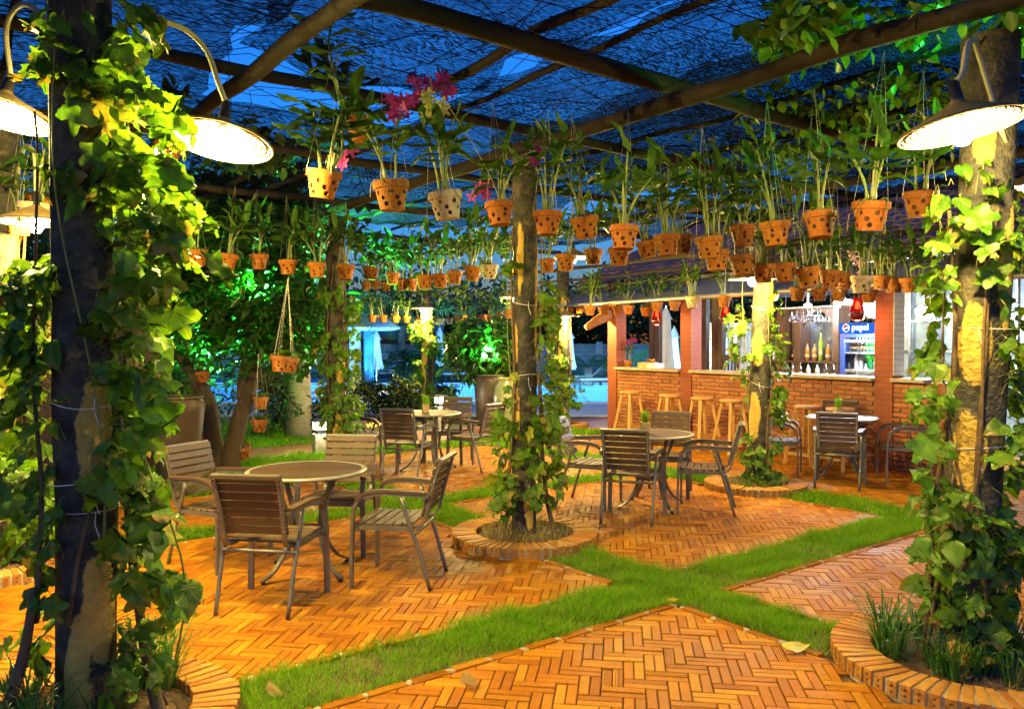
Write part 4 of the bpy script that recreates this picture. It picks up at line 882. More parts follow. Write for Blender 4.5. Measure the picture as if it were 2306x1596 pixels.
# ================================================================== tables and chairs
def make_chair():
    t = thing('slatted_armchair', 'x', 'chair', (0, 0, 0), 0, 'slatted armchairs round the tables')
    mt = MT['metal']
    for s in (-1, 1):
        # front leg: a flat bar that bends back and becomes the arm
        pts = [(s*.268, .265, 0), (s*.262, .262, .3), (s*.258, .255, .5), (s*.258, .225, .585), (s*.256, .16, .625), (s*.252, .05, .638), (s*.235, -.12, .632), (s*.225, -.255, .625)]
        m_ = MB(); m_.tube(spline(pts, 4), 0, flat=(.038, .019, (1, 0, 0))); m_.build('front_leg', mt, t)
        m_ = MB(); m_.tube(spline([(s*.23, -.265, 0), (s*.235, -.19, .26), (s*.24, -.13, .43), (s*.244, -.07, .62)], 3), .0135, 10); m_.build('rear_leg', mt, t, True)
        m_ = MB(); m_.tube([(s*.232, .25, .405), (s*.232, -.14, .405)], 0, flat=(.03, .02, (0, 0, 1))); m_.build('seat_rail', mt, t)
        # back upright: swings out from under the seat
        pts = [(s*.195, .02, .412), (s*.195, -.15, .41), (s*.195, -.215, .445), (s*.196, -.235, .52), (s*.2, -.275, .68), (s*.203, -.325, .845)]
        m_ = MB(); m_.tube(spline(pts, 4), 0, flat=(.030, .018, (1, 0, 0))); m_.build('back_upright', mt, t)
        # wooden arm pad
        m_ = MB(); pp = spline([(s*.258, .232, .592), (s*.257, .175, .640), (s*.252, .05, .659), (s*.237, -.12, .653), (s*.228, -.235, .647)], 5); m_.tube(pp, 0, flat=(.052, .018, (1, 0, 0))); m_.build('armrest', MT['slat'], t)
    m_ = MB(); m_.tube([(-.236, -.165, .375), (.236, -.165, .375)], .0125, 10); m_.build('rear_stretcher', mt, t, True)
    m_ = MB(); m_.tube([(-.258, .235, .40), (.258, .235, .40)], 0, flat=(.04, .015, (0, 0, 1))); m_.build('front_stretcher', mt, t)
    sm = MB(); sm.cbox((0, 0, 0), (.46, .055, .018), .003); sme = sm.mesh('seat_slat', MT['slat'])
    for k in range(6): o = obj('seat_slat', sme, t); o.location = (0, .225-k*.0665, .432-.006*math.sin(k/5*math.pi)); o.rotation_euler = (random.gauss(0, .01), 0, 0)
    bm_ = MB(); bm_.cbox((0, 0, 0), (.425, .0475, .014), .003); bme = bm_.mesh('back_slat', MT['slat'])
    d_ = Vector((0, -.325+.235, .845-.52)).normalized()
    for k in range(7):
        p_ = Vector((0, -.235+.018, .545)) + d_*(k*.0555-.03); o = obj('back_slat', bme, t); o.location = p_; o.rotation_euler = (math.atan2(d_.z, d_.y)+math.pi, 0, 0)
    m_ = MB(); m_.box((0, -.335, .858), (.43, .03, .022), rot=Matrix.Rotation(.25, 3, 'X')); m_.build('back_top_rail', mt, t)
    rv = MB()
    for s in (-1, 1):
        for k in range(14):
            p_ = Vector((s*(.2), -.2475, .53))+d_*(k*.0255-.01); rv.lathe([(.0045, 0), (.004, .003), (0, .004)], 7, (0, 0, 0)); 
            n_ = len(rv.v); q = Matrix.Rotation(math.pi/2, 3, 'X')
            for i in range(n_-21, n_): rv.v[i] = tuple(q @ Vector(rv.v[i]) + p_)
    tag(rv.build('rivets', MT['rivet'], t), kind='stuff')
    return t
CH0 = make_chair(); USED = []
def chair(x, y, face, label):
    c = CH0 if not USED else copy_tree(CH0); USED.append(c)
    c.location = (x, y, .002); f_ = Vector(face); c.rotation_euler = (0, 0, math.atan2(f_.y, f_.x)-math.pi/2); c['label'] = label
    return c
def make_table():
    t = thing('round_table', 'x', 'table', (0, 0, 0), 0, 'round slatted tables'); R0 = .425; zt = .74
    m_ = MB(); m_.lathe([(R0-.035, zt-.022), (R0-.008, zt-.024), (R0, zt-.012), (R0-.004, zt-.003), (R0-.014, zt+.001), (R0-.035, zt-.001)], 64, close=True); m_.build('rim', mat('table rim', (.34, .33, .29), .35, metal=.3), t, True)
    tp = MB(); tp.lathe([(0, zt-.02), (R0-.03, zt-.02), (R0-.03, zt-.009), (0, zt-.009)], 48); top = tp.build('table_top', MT['black'], t)
    n = 13; wd = 2*(R0-.034)/n; r_ = R0-.034
    for k in range(n):
        y0, y1 = -r_+k*wd+.0035, -r_+(k+1)*wd-.0035; pts = []
        def xe(y): return math.sqrt(max(0, r_*r_-y*y))
        ys = np.linspace(y0, y1, 5); right = [(xe(y), y) for y in ys]; left = [(-xe(y), y) for y in ys[::-1]]
        s_ = MB(); s_.poly(right+left, zt-.0085, zt-.001); s_.build('slat', MT['slat'], top)
    for k in range(4):
        a = math.pi/4+k*math.pi/2; d_ = Vector((math.cos(a), math.sin(a), 0)); sd = Vector((-math.sin(a), math.cos(a), 0))
        pts = [d_*.27+Vector((0, 0, zt-.025)), d_*.24+Vector((0, 0, .62)), d_*.165+Vector((0, 0, .45)), d_*.15+Vector((0, 0, .32)), d_*.19+Vector((0, 0, .18)), d_*.28+Vector((0, 0, .07)), d_*.375+Vector((0, 0, .022))]
        m_ = MB(); m_.tube(spline(pts, 4), 0, flat=(.036, .014, sd)); lg = m_.build('leg', MT['metal'], t)
        f2 = MB(); f2.lathe([(.016, 0), (.018, .012), (.007, .014), (.007, .03)], 10, d_*.365); f2.build('foot', MT['black'], lg)
    m_ = MB(); m_.tube([(.155*math.cos(a), .155*math.sin(a), .3) for a in np.linspace(0, 2*math.pi, 33)], 0, cap=False, flat=(.035, .008, (0, 0, 1))); m_.build('ring_brace', MT['metal'], t)
    m_ = MB(); m_.box((0, 0, zt-.028), (.56, .035, .012), rz=R_(45)); m_.box((0, 0, zt-.029), (.56, .035, .012), rz=R_(-45)); m_.build('cross_brace', MT['metal'], t)
    return t
TB0 = make_table(); TU = []
def table(x, y, rz, label):
    c = TB0 if not TU else copy_tree(TB0); TU.append(c); c.location = (x, y, .0); c.rotation_euler = (0, 0, rz); c['label'] = label; return c
def wheatgrass(x, y, rz, label):
    t = thing('grass_pot', label, 'potted grass', (x, y, .741), rz, 'pots of grass on the tables'); m_ = MB(); m_.cbox((0, 0, .055), (.085, .085, .11), .004); m_.build('wooden_pot', mat('bare timber', (.42, .30, .13), .8, scale=14, var=.3, bump=.4) if 'bare timber' not in bpy.data.materials else bpy.data.materials['bare timber'], t)
    g_ = MB()
    for _ in range(130): tuft(g_, (random.uniform(-.03, .03), random.uniform(-.03, .03), .108), 1, .13, .01, .004, .25)
    tag(g_.build('grass_blades', leafmat('young grass', [(.18, .42, .02), (.28, .5, .04)], .4) if 'young grass' not in bpy.data.materials else bpy.data.materials['young grass'], t), kind='stuff')
table(-1.47, 5.69, 0.12, 'nearest round slatted table at left, with nothing on it')
chair(-1.52, 5.0, (.08, .53), 'nearest chair seen from behind, brown slats and rivets toward the camera')
chair(-2.22, 6.0, (.9, -.42), 'chair at the left of the nearest table, beside the leafy vine')
chair(-.77, 5.53, (-.48, .075), 'chair at the right of the nearest table with a shining wet seat')
chair(-1.38, 6.38, (-.05, -.5), 'chair behind the nearest table facing the camera')
table(1.40, 7.98, R_(-22), 'round table right of the central post with a grass pot on it')
wheatgrass(1.33, 7.95, .2, 'small wooden pot of bright grass on the table right of the central post')
chair(1.115, 7.4, (.185, .515), 'chair seen from behind at the table right of the central post')
chair(.78, 8.12, (.43, -.2), 'bluish lit chair next to the central post foliage')
chair(1.91, 7.78, (-.5, .14), 'chair in profile left of the yellow-patched post')
chair(1.68, 8.65, (-.17, -.47), 'chair facing the camera in front of the bar stools')
table(-1.08, 10.3, R_(-20), 'far left round table with a grass pot, near the pool')
wheatgrass(-1.12, 10.3, .3, 'pot of grass on the far left table')
chair(-1.26, 9.62, (.15, .5), 'chair seen from behind at the far left table')
chair(-1.86, 10.6, (.45, -.15), 'chair at the left of the far left table by the vine-covered post')
chair(-.46, 10.3, (-.45, .32), 'chair at the right of the far left table with greenish light on its seat')
chair(-.86, 11.0, (-.15, -.5), 'chair at the back of the far left table below the small lantern')
table(4.02, 9.68, R_(-25), 'far right round table close to the bar wall')
wheatgrass(4.0, 9.75, .1, 'pot of grass on the far right table')
chair(3.74, 9.1, (.22, .45), 'chair seen from behind at the far right table')
chair(3.32, 9.95, (.45, -.2), 'chair at the left of the far right table behind the yellow-patched post')
chair(4.66, 9.4, (-.5, .12), 'chair in profile at the right of the far right table')
chair(4.25, 10.3, (-.2, -.5), 'dark chair at the back of the far right table against the bar')
# fallen leaves
FL = leafmat('fallen yellow leaf', [(.62, .60, .06), (.55, .5, .08)], .3)
def fallen(x, y, s, rz, label, m_=FL, tilt=(.1, .1)):
    me = outline_leaf(heart, m_, .12, .15, 'fallen_leaf', seed=int(x)); o = bpy.data.objects.new('fallen_leaf', me); link(o); o.location = V(x, y)+Vector((0, 0, .03)); o.rotation_euler = (tilt[0], tilt[1], rz); o.scale = (s,)*3; tag(o, label, 'leaf', 'fallen leaves')
fallen(1518, 1362, .1, 2.6, 'yellow fallen leaf at the tip of the near paving', tilt=(.5, .3)); fallen(1770, 1470, .14, -1.4, 'large yellow fallen leaf beside the right ring planter')
DRY = leafmat('dry brown leaf', [(.28, .16, .05), (.34, .22, .08)], .2)
fallen(620, 1580, .1, .8, 'curled brown leaf on the near grass strip', DRY, (.6, .4)); fallen(860, 1300-40, .07, .8, 'small dry leaf under the nearest table', DRY); fallen(1065, 1060, .08, .3, 'yellow leaf on paving beside the far left chairs')
fallen(2020, 1435, .1, .4, 'pale yellow leaf behind the grass clumps at right'); fallen(1055, 1555, .1, .2, 'brown leaf on the edging of the near paving', DRY, (.4, .2))
# ================================================================== the bar
BO = V(1369, 966); BE = (V(1968.5, 1053.4)-BO).normalized(); BN = Vector((-BE.y, BE.x, 0)); BRZ = math.atan2(BE.y, BE.x)
def bp(s, y, z=0.0): return BO + BE*s + BN*y + Vector((0, 0, z))
def S(x, y):                                           # place along the bar front seen at pixel column x, y metres behind the front
    k = (x-CX)/F; o = BO + BN*y; return (k*o.y-o.x)/(BE.x-k*BE.y)
def wallbrick(name, c1, c2, mo, bw, bh, ms=.006, rough=.6):
    m, t, out = nodes(name); p = N(t, 'BsdfPrincipled', i_Roughness=rough); tc = N(t, 'TexCoord'); sx = N(t, 'SeparateXYZ'); a = N(t, 'Math', operation='ADD'); cb = N(t, 'CombineXYZ')
    t.links.new(tc.outputs['Object'], sx.inputs[0]); t.links.new(sx.outputs[0], a.inputs[0]); t.links.new(sx.outputs[1], a.inputs[1]); t.links.new(a.outputs[0], cb.inputs[0]); t.links.new(sx.outputs[2], cb.inputs[1])
    b = N(t, 'TexBrick', i_Scale=1.0); b.inputs['Color1'].default_value = rgba(c1); b.inputs['Color2'].default_value = rgba(c2); b.inputs['Mortar'].default_value = rgba(mo); b.inputs['Mortar Size'].default_value = ms; b.inputs['Brick Width'].default_value = bw; b.inputs['Row Height'].default_value = bh
    t.links.new(cb.outputs[0], b.inputs['Vector']); t.links.new(b.outputs['Color'], p.inputs['Base Color'])
    bu = N(t, 'Bump', i_Strength=.5, i_Distance=.004, invert=True); t.links.new(b.outputs['Fac'], bu.inputs['Height']); t.links.new(bu.outputs[0], p.inputs['Normal']); t.links.new(p.outputs[0], out.inputs[0]); return m
COLM = wallbrick('column brick', (.24, .058, .022), (.27, .068, .026), (.14, .033, .014), .2, .075, .003)
TILEM = wallbrick('white wall tile', (.72, .70, .66), (.68, .66, .62), (.4, .36, .32), .2, .075, .004, .3)
BLOCKM = wallbrick('concrete block wall', (.24, .25, .22), (.17, .18, .16), (.12, .12, .10), .4, .2, .012, .9)
STONE = mat('counter stone', (.40, .33, .23), .35, scale=10, var=.15)
bar = thing('bar_pavilion', 'open bar pavilion with brick counter, red brick columns and tiled roof', 'bar', BO, BRZ)
s2, s4 = S(1533, 0), S(2088, 0)
s3 = (V(1968.5, 1053.4)-BO).length
for (a, hgt) in ((0, 2.75), (s2, 2.75), (s3, 2.75), (s4, 1.15)):
    m_ = MB(); m_.box((a+.125, .11, hgt/2), (.25, .24, hgt)); c_ = m_.build('column', COLM, bar)
    if a == s3: m2 = MB(); m2.box((a+.258, .11, 1.97), (.014, .225, 1.5)); m2.build('tile_facing', TILEM, c_)
    if a == s4: m2 = MB(); m2.box((a+.258, .11, .57), (.014, .225, 1.12)); m2.build('tile_facing', TILEM, c_)
wb = MB(); wb.cbox((0, 0, 0), (.19, .03, .046), .004); wb.v = [(x, -z, y) if False else (x, y, z) for x, y, z in wb.v]
WBM = []
for k in range(3):
    q = MB(); L_ = .19; q.box((0, 0, 0), (L_, .04, .045)); 
    q.v = [(x+random.uniform(-.003, .003), y+(random.uniform(-.003, .002) if y < 0 else 0), z+random.uniform(-.0025, .0025)) for x, y, z in q.v]; WBM.append(q.mesh('brick', MT['wbrick']))
for (a, b) in ((.25, s2), (s2+.25, s3), (s3+.25, s4)):
    m_ = MB(); m_.box(((a+b)/2, .11, .565), (b-a-.002, .16, 1.13)); wl = m_.build('wall_panel', MT['wmortar'], bar)
    rows = 18; ph = 1.12/rows
    for r in range(rows):
        x = a + (.0 if r % 2 else -.1)
        while x < b:
            x0, x1 = max(a+.004, x+.005), min(b-.004, x+.198)
            if x1-x0 > .035:
                o = obj('brick', random.choice(WBM), wl); o.location = ((x0+x1)/2, .027+random.gauss(0, .003), (r+.5)*ph+.004); o.scale = ((x1-x0)/.19, 1, random.uniform(.92, 1.05)); o.rotation_euler = (random.gauss(0, .01), random.gauss(0, .008), random.gauss(0, .008))
            x += .205
    m_ = MB(); m_.cbox(((a+b)/2, .16, 1.165), (b-a-.004, .46, .045), .006); m_.build('counter_top', STONE, bar)
m_ = MB(); m_.box((4.0, 2.6, -.006), (11, 5.2, .012)); m_.build('floor', mat('bar floor', (.22, .15, .10), .35, scale=3, var=.2), bar)
# eave: canvas awning, gutter and tiled roof
AWN = mat('awning canvas', (.10, .115, .16), .7, scale=3, var=.12)
m_ = MB(); s0, s1 = -1.2, 9.5
m_.add([(s0, -.55, 2.36), (s1, -.55, 2.36), (s1, .2, 2.72), (s0, .2, 2.72), (s0, -.55, 2.345), (s1, -.55, 2.345), (s1, .2, 2.705), (s0, .2, 2.705)], [(0, 1, 2, 3), (7, 6, 5, 4), (0, 4, 5, 1), (1, 5, 6, 2), (2, 6, 7, 3), (3, 7, 4, 0)]); m_.build('awning', AWN, bar)
m_ = MB(); m_.tube([(s0, -.58, 2.345), (s1, -.58, 2.345)], .035, 10); m_.build('gutter', mat('gutter', (.35, .33, .30), .4, metal=.5), bar, True)
TILE = mat('roof tile', (.20, .085, .06), .6, stops=[(.20, .085, .06), (.26, .11, .07), (.15, .07, .055)], scale=6, var=.3)
tl = MB(); rise = (4.3-2.78)/3.2
for r in range(15):                                       # courses of wavy tiles, each lapping the one below
    y0, y1 = .05+r*.215, .05+(r+1)*.215+.03
    for c in range(50):
        xa = s0+c*.214; pts = []
        for k in range(7): a = k/6; pts.append((xa+a*.208, .018*math.sin(a*2*math.pi)))
        vs = [(x, y0, 2.78+(y0-.05)*rise+.030+z) for x, z in pts]+[(x, y1, 2.78+(y1-.05)*rise+.006+z) for x, z in pts]+[(x, y0, 2.78+(y0-.05)*rise+.012+z) for x, z in pts]
        tl.add(vs, [(k, k+1, 7+k+1, 7+k) for k in range(6)]+[(14+k, 14+k+1, k+1, k) for k in range(6)])
tag(tl.build('roof_tiles', TILE, bar, False), kind='stuff')
m_ = MB(); m_.add([(s0, .05, 2.75), (s1, .05, 2.75), (s1, 3.3, 4.28), (s0, 3.3, 4.28), (s1, 6.5, 2.75), (s0, 6.5, 2.75)], [(0, 1, 2, 3), (3, 2, 4, 5)]); m_.build('roof_deck', MT['darkwood'], bar)
m_ = MB(); m_.box((4, 3.2, 2.74), (10.4, 6.2, .02)); m_.build('ceiling', mat('ceiling board', (.22, .19, .17), .7), bar)
m_ = MB(); pp = [Vd(1372, 706, 15.0), Vd(1345, 722, 14.9), Vd(1320, 738, 14.8)]; inv = (Matrix.Translation(bar.location) @ Matrix.Rotation(BRZ, 4, 'Z')).inverted(); pp = [inv @ p_ for p_ in pp]
m_.tube(spline(pp, 5), [.13-.007*i for i in range(11)], 10); m_.build('ridge_end', mat('rolled thatch', (.30, .13, .05), .9, scale=30, var=.4, bump=.8), bar, True)
# inner posts and sill of the far side
for x0, x1, yy in ((1466, 1476, 3.1), (1477, 1487, 3.1), (1582, 1594, 3.1), (1606, 1618, 3.1), (1619, 1630, 3.1)):
    a, b = S(x0, yy), S(x1, yy); m_ = MB(); m_.box(((a+b)/2, yy, 1.36), (b-a, .12, 2.72)); m_.build('inner_post', MT['darkwood'], bar)
m_ = MB(); m_.box((S(1560, 3.1), 3.1, .5), (S(1735, 3.1)-S(1400, 3.1), .1, 1.0)); m_.build('far_sill', MT['darkwood'], bar)
# back-bar cabinet
YB = 1.75; ck = thing('back_bar_cabinet', 'dark wooden back bar shelf with mirror arch and bottles', 'cabinet', bp(0, 0), BRZ)
def sb(x): return S(x, YB)
def zb(x, y, yy=YB): 
    p_ = bp(S(x, yy), yy); return EYE + (HOR-y)*p_.y/F
for x0, x1 in ((1737, 1741), (1763, 1779), (1800, 1815), (1888, 1901)):
    m_ = MB(); a, b = sb(x0), sb(x1); m_.box(((a+b)/2, YB, 1.1), (b-a, .3, 2.2)); m_.build('upright', MT['darkwood'], ck)
a, b = sb(1737), sb(1901)
for nm, z in (('bottle_shelf', 1.325), ('lower_shelf', 1.13)): m_ = MB(); m_.box(((a+b)/2, YB-.02, z), (b-a, .3, .03)); m_.build(nm, MT['darkwood'], ck)
m_ = MB(); m_.box(((a+b)/2, YB, 2.215), (b-a+.1, .34, .05)); m_.build('cornice', MT['darkwood'], ck)
m_ = MB(); a2, b2 = sb(1737), sb(1800); m_.box(((a2+b2)/2, YB+.06, 1.85), (b2-a2, .03, .7)); m_.build('upper_panel', mat('grey plaster panel', (.25, .20, .17), .8, scale=5), ck)
a3, b3 = sb(1815), sb(1888); m_ = MB(); w_ = b3-a3                      # arched valance
for k in range(12):
    q0, q1 = k/12, (k+1)/12; h0, h1 = .26*(1-math.sin(math.pi*q0))+.03, .26*(1-math.sin(math.pi*q1))+.03
    m_.add([(a3+w_*q0, YB-.1, 2.19), (a3+w_*q1, YB-.1, 2.19), (a3+w_*q1, YB-.1, 2.19-h1), (a3+w_*q0, YB-.1, 2.19-h0), (a3+w_*q0, YB-.06, 2.19), (a3+w_*q1, YB-.06, 2.19), (a3+w_*q1, YB-.06, 2.19-h1), (a3+w_*q0, YB-.06, 2.19-h0)], [(3, 2, 1, 0), (4, 5, 6, 7), (2, 3, 7, 6)])
m_.build('arch_valance', MT['darkwood'], ck)
m_ = MB(); m_.box(((a+b)/2, YB+.14, 1.0), (b-a, .02, 2.0)); m_.build('mirror', mat('dull mirror', (.30, .36, .42), .2, metal=.9, var=.1), ck)
# bottles
WH, GRN, DK, CLR = (mat('whisky', (.26, .09, .006), .1, var=.1, coat=.6), mat('green liqueur', (.17, .26, .01), .1, coat=.6), mat('dark bottle', (.02, .012, .008), .12, coat=.6), mat('clear bottle', (.5, .55, .55), .1, coat=.6))
LBL = mat('paper label', (.35, .22, .10), .7); BGR = mat('beer green glass', (.03, .35, .12), .1, coat=.6)
def bottle(s, y, z, h, r, m_, label, group, lab=True):
    t = thing('bottle', label, 'bottle', bp(s, y, z), random.uniform(0, 6), group)
    q = MB(); q.lathe([(r*.9, 0), (r, .01*h), (r, h*.55), (r*.8, h*.65), (r*.36, h*.76), (r*.33, h*.94)], 12); q.build('glass', m_, t, True)
    q = MB(); q.lathe([(r*.4, h*.93), (r*.4, h), (0, h)], 10); q.build('cap', DK if m_ is not DK else LBL, t)
    if lab: q = MB(); q.lathe([(r*1.02, h*.2), (r*1.02, h*.36)], 12); q.f = q.f[:12]; q.m = q.m[:12]; q.build('label_band', LBL, t)
for i, (x, m_, h, lb) in enumerate(((1742, CLR, .26, 'clear bottle at the left end of the bar shelf'), (1754, WH, .27, 'amber bottle behind the post foliage on the bar shelf'), (1760, WH, .26, 'amber bottle left of the dark shelf upright'), (1788, DK, .30, 'dark bottle between the two shelf uprights'), (1793, WH, .24, 'short amber bottle between the two shelf uprights'),
        (1818, WH, .31, 'first whisky bottle under the arch'), (1834, WH, .31, 'second whisky bottle under the arch'), (1848, GRN, .50, 'tall slender green liqueur bottle on the bar shelf'), (1865, WH, .31, 'whisky bottle just right of the green liqueur'), (1880, WH, .31, 'last whisky bottle beside the fridge'))):
    bottle(S(x, YB-.08), YB-.08, 1.341, h, .04 if m_ is not GRN else .034, m_, lb, 'bottles on the back bar shelf')
for i, x in enumerate((1784, 1802, 1820, 1840, 1859, 1876)): bottle(S(x, .55), .55, 1.19-.06, .2, .03, (DK, DK, CLR, CLR, DK, DK)[i], 'small dark-necked bottle, %s from left just behind the counter' % ORD[i], 'small bottles behind the counter')
# drinks fridge
YF = 1.15; fa, fb = S(1893, YF), S(1893, YF)+.66; fz = thing('drinks_fridge', 'lit glass-door drinks fridge with blue illuminated header', 'fridge', bp((fa+fb)/2, YF), BRZ)
FB = mat('fridge blue', (.02, .05, .22), .35); FW = mat('fridge white', (.8, .82, .85), .3, var=.03); hw = (fb-fa)/2
zt = zb(1940, 727, YF); zh = zb(1940, 749, YF)
m_ = MB(); m_.box((-hw+.02, .17, zt/2), (.04, .34, zt)); m_.box((hw-.02, .17, zt/2), (.04, .34, zt)); m_.box((0, .33, zt/2), (hw*2-.082, .02, zt)); m_.box((0, .17, zt-.01), (hw*2-.082, .3, .02)); m_.box((0, .17, .3), (hw*2-.082, .298, .6)); m_.build('cabinet', FB, fz)
m_ = MB(); m_.box((0, .312, 1.1), (hw*2-.09, .01, zh*2-2.2-.06)); m_.build('back_panel', FW, fz)
HEAD = emat('lit header', (.02, .16, .75), .17); EW = emat('lit white letters', (1, 1, 1), .5); ER = emat('lit red', (.9, .03, .02), .22); EB = emat('lit blue', (.01, .06, .5), .15)
m_ = MB(); m_.box((0, -.012, (zt+zh)/2), (hw*2, .05, zt-zh)); hd = m_.build('header_sign', HEAD, fz)
cu = bpy.data.curves.new('lettering', 'FONT'); cu.body = 'pepsi'; cu.size = .135; cu.align_x = 'LEFT'; cu.align_y = 'CENTER'; cu.extrude = .003; cu.offset = .0012
to = bpy.data.objects.new('lettering', cu); COL.objects.link(to); dg = bpy.context.evaluated_depsgraph_get(); dg.update(); tm = bpy.data.meshes.new_from_object(to.evaluated_get(dg)); bpy.data.objects.remove(to)
tm.materials.clear(); tm.materials.append(EW); o = obj('lettering', tm, hd); o.location = (-.115, -.042, (zt+zh)/2+.006); o.rotation_euler = (math.pi/2, 0, 0)
lr = (zt-zh)*.40; lc = (-.215, (zt+zh)/2)
def disc(name, m_, f_, yy):
    q = MB(); pts = f_; q.add([(lc[0]+x*lr, yy, lc[1]+z*lr) for x, z in pts], [tuple(range(len(pts)))]); q.build(name, m_, hd)
A_ = np.linspace(0, 2*math.pi, 33)[:-1]
disc('emblem_disc', EW, [(math.cos(a), math.sin(a)) for a in A_], -.0385)
up = [(.9*math.cos(a), .9*math.sin(a)) for a in np.linspace(.25, math.pi+.15, 18)]; wav = [(x, .02+.22*math.sin(x*2.6)+.1) for x in np.linspace(-.86, .86, 9)]
disc('emblem_upper', ER, up+wav, -.0400)
dn = [(.9*math.cos(a), .9*math.sin(a)) for a in np.linspace(math.pi+.5, 2*math.pi-.2, 14)]; wv2 = [(x, -.25+.16*math.sin(x*2.4)) for x in np.linspace(.86, -.78, 9)]
disc('emblem_lower', EB, dn+wv2, -.0400)
m_ = MB()
for sx in (-1, 1): m_.box((sx*(hw-.035), -.005, (zh+.62)/2), (.07, .03, zh-.64))
m_.box((0, -.005, zh-.045), (hw*2-.142, .03, .05)); m_.build('door_frame', FB, fz)
m_ = MB(); m_.box((0, -.006, (zh+.62)/2), (hw*2-.142, .006, zh-.66)); m_.build('door_glass', glassmat('fridge glass', clear=.93), fz)
m_ = MB(); m_.box((0, .02, zh-.12), (hw*2-.16, .02, .02)); m_.build('strip_light', emat('cold strip', (.8, .9, 1), 2.5), fz)
light('strip_glow', (0, .1, zh-.14), 5, (.75, .87, 1), .05, fz)
shz = [zb(1940, 793, YF), zb(1940, 832, YF)]
for z in shz: m_ = MB(); m_.box((0, .16, z-.012), (hw*2-.09, .27, .024)); m_.build('shelf', FW, fz)
for k in range(9): bottle(fa+.12+k*.055, YF+.1, shz[0], .24, .026, BGR if k > 4 else DK, ('green' if k > 4 else 'dark') + ' beer bottle, %s from left on the top fridge shelf' % ORD[k], 'beer bottles in the fridge')
for k in range(6): bottle(fa+.12+k*.08, YF+.1, shz[1], .2 if k != 1 else .26, .034, (DK, FW, FW, DK, BGR, CLR)[k], 'drink, %s from left on the lower fridge shelf' % ORD[k], 'drinks on the lower fridge shelf', False)
# hanging glasses
GLS = glassmat('wine glass', (.95, .97, 1), .03, .6)
gm = MB(); gm.lathe([(.032, 0), (.03, .004), (.004, .008), (.004, -.07), (.02, -.085), (.033, -.11), (.034, -.14), (.028, -.165)], 12); gm.f = [f_ for f_ in gm.f if len(f_) == 4]; gm.m = [0]*len(gm.f); GME = gm.mesh('wine_glass', GLS, True)
YG = .55; gr_ = thing('glass_rack', 'chrome wire rack for wine glasses hanging over the bar', 'rack', bp(S(1818, YG), YG, 2.16), BRZ); m_ = MB()
for k in range(6): m_.tube([(-.42, -.2+k*.08, 0), (.42, -.2+k*.08, 0)], .006, 6)
m_.tube([(-.4, -.22, .006), (-.4, .22, .006)], .006, 6); m_.tube([(.4, -.22, .006), (.4, .22, .006)], .006, 6); m_.build('rails', MT['steel'], gr_)
m_ = MB()
for sx in (-.4, .4): m_.tube([(sx, 0, 0), (sx, 0, .58)], .004, 5)
m_.build('suspension_rods', MT['steel'], gr_)
for k in range(14):
    o = bpy.data.objects.new('wine_glass', GME); link(o); o.location = bp(S(1790+k*4.9, YG), YG+random.uniform(-.18, .18), 2.15); o.scale = (1.25,)*3; tag(o, 'upturned wine glass, %s from left in the rack over the bar' % ORD[k], 'glass', 'wine glasses in the rack')
# lights of the bar
COOL = (.72, .86, 1.0)
def bar_lamp(x, y, yy, label, power, col, w_=.3, h_=.12, m_=None):
    p_ = Vd(x, y, bp(S(x, yy), yy).y); t = thing('ceiling_light', label, 'lamp', p_, BRZ, 'lights inside the bar'); q = MB(); q.lathe([(0, -h_*.5), (w_*.3, -h_*.42), (w_*.46, -h_*.1), (w_*.5, h_*.3), (w_*.42, h_*.5)], 18); q.build('diffuser', m_ or emat('cold lamp', (.85, .93, 1), 3.0), t, True)
    q = MB(); q.lathe([(w_*.3, h_*.5), (w_*.3, h_*.7), (.02, h_*.75), (.02, max(h_, 2.72-p_.z))], 10); q.build('mount', MT['steel'], t); light('lamp_light', (0, 0, -h_*.9), power, col, .08, t)
bar_lamp(1819, 690, 1.1, 'small cold spotlight above the glass rack', 26, COOL, .12, .08)
bar_lamp(1969, 698, 1.0, 'blinding white square lamp above the fridge', 60, COOL, .3, .24)
bar_lamp(1901, 686, 2.6, 'warm oval ceiling lamp inside the bar', 40, (1, .8, .5), .36, .14, emat('warm lamp', (1, .8, .5), 2.0))
t = thing('added_eave_lamp', 'added cold lamp, out of view under the rear eave of the bar, lighting the umbrellas', 'lamp', bp(3.2, 6.3, 2.55), BRZ); m_ = MB(); m_.box((0, 0, 0), (.3, .1, .12)); m_.build('housing', MT['steel'], t); m_ = MB(); m_.box((0, .055, 0), (.26, .01, .09)); m_.build('lens', emat('added eave lens', (.85, .93, 1), 3.0), t); light('added_eave_glow', (0, .2, -.02), 80, COOL, .08, t)  # lamp added out of the camera's sight to brighten the closed umbrellas
bar_lamp(2082, 706, 1.4, 'cold white lamp at the right end of the bar', 36, COOL, .25, .16)
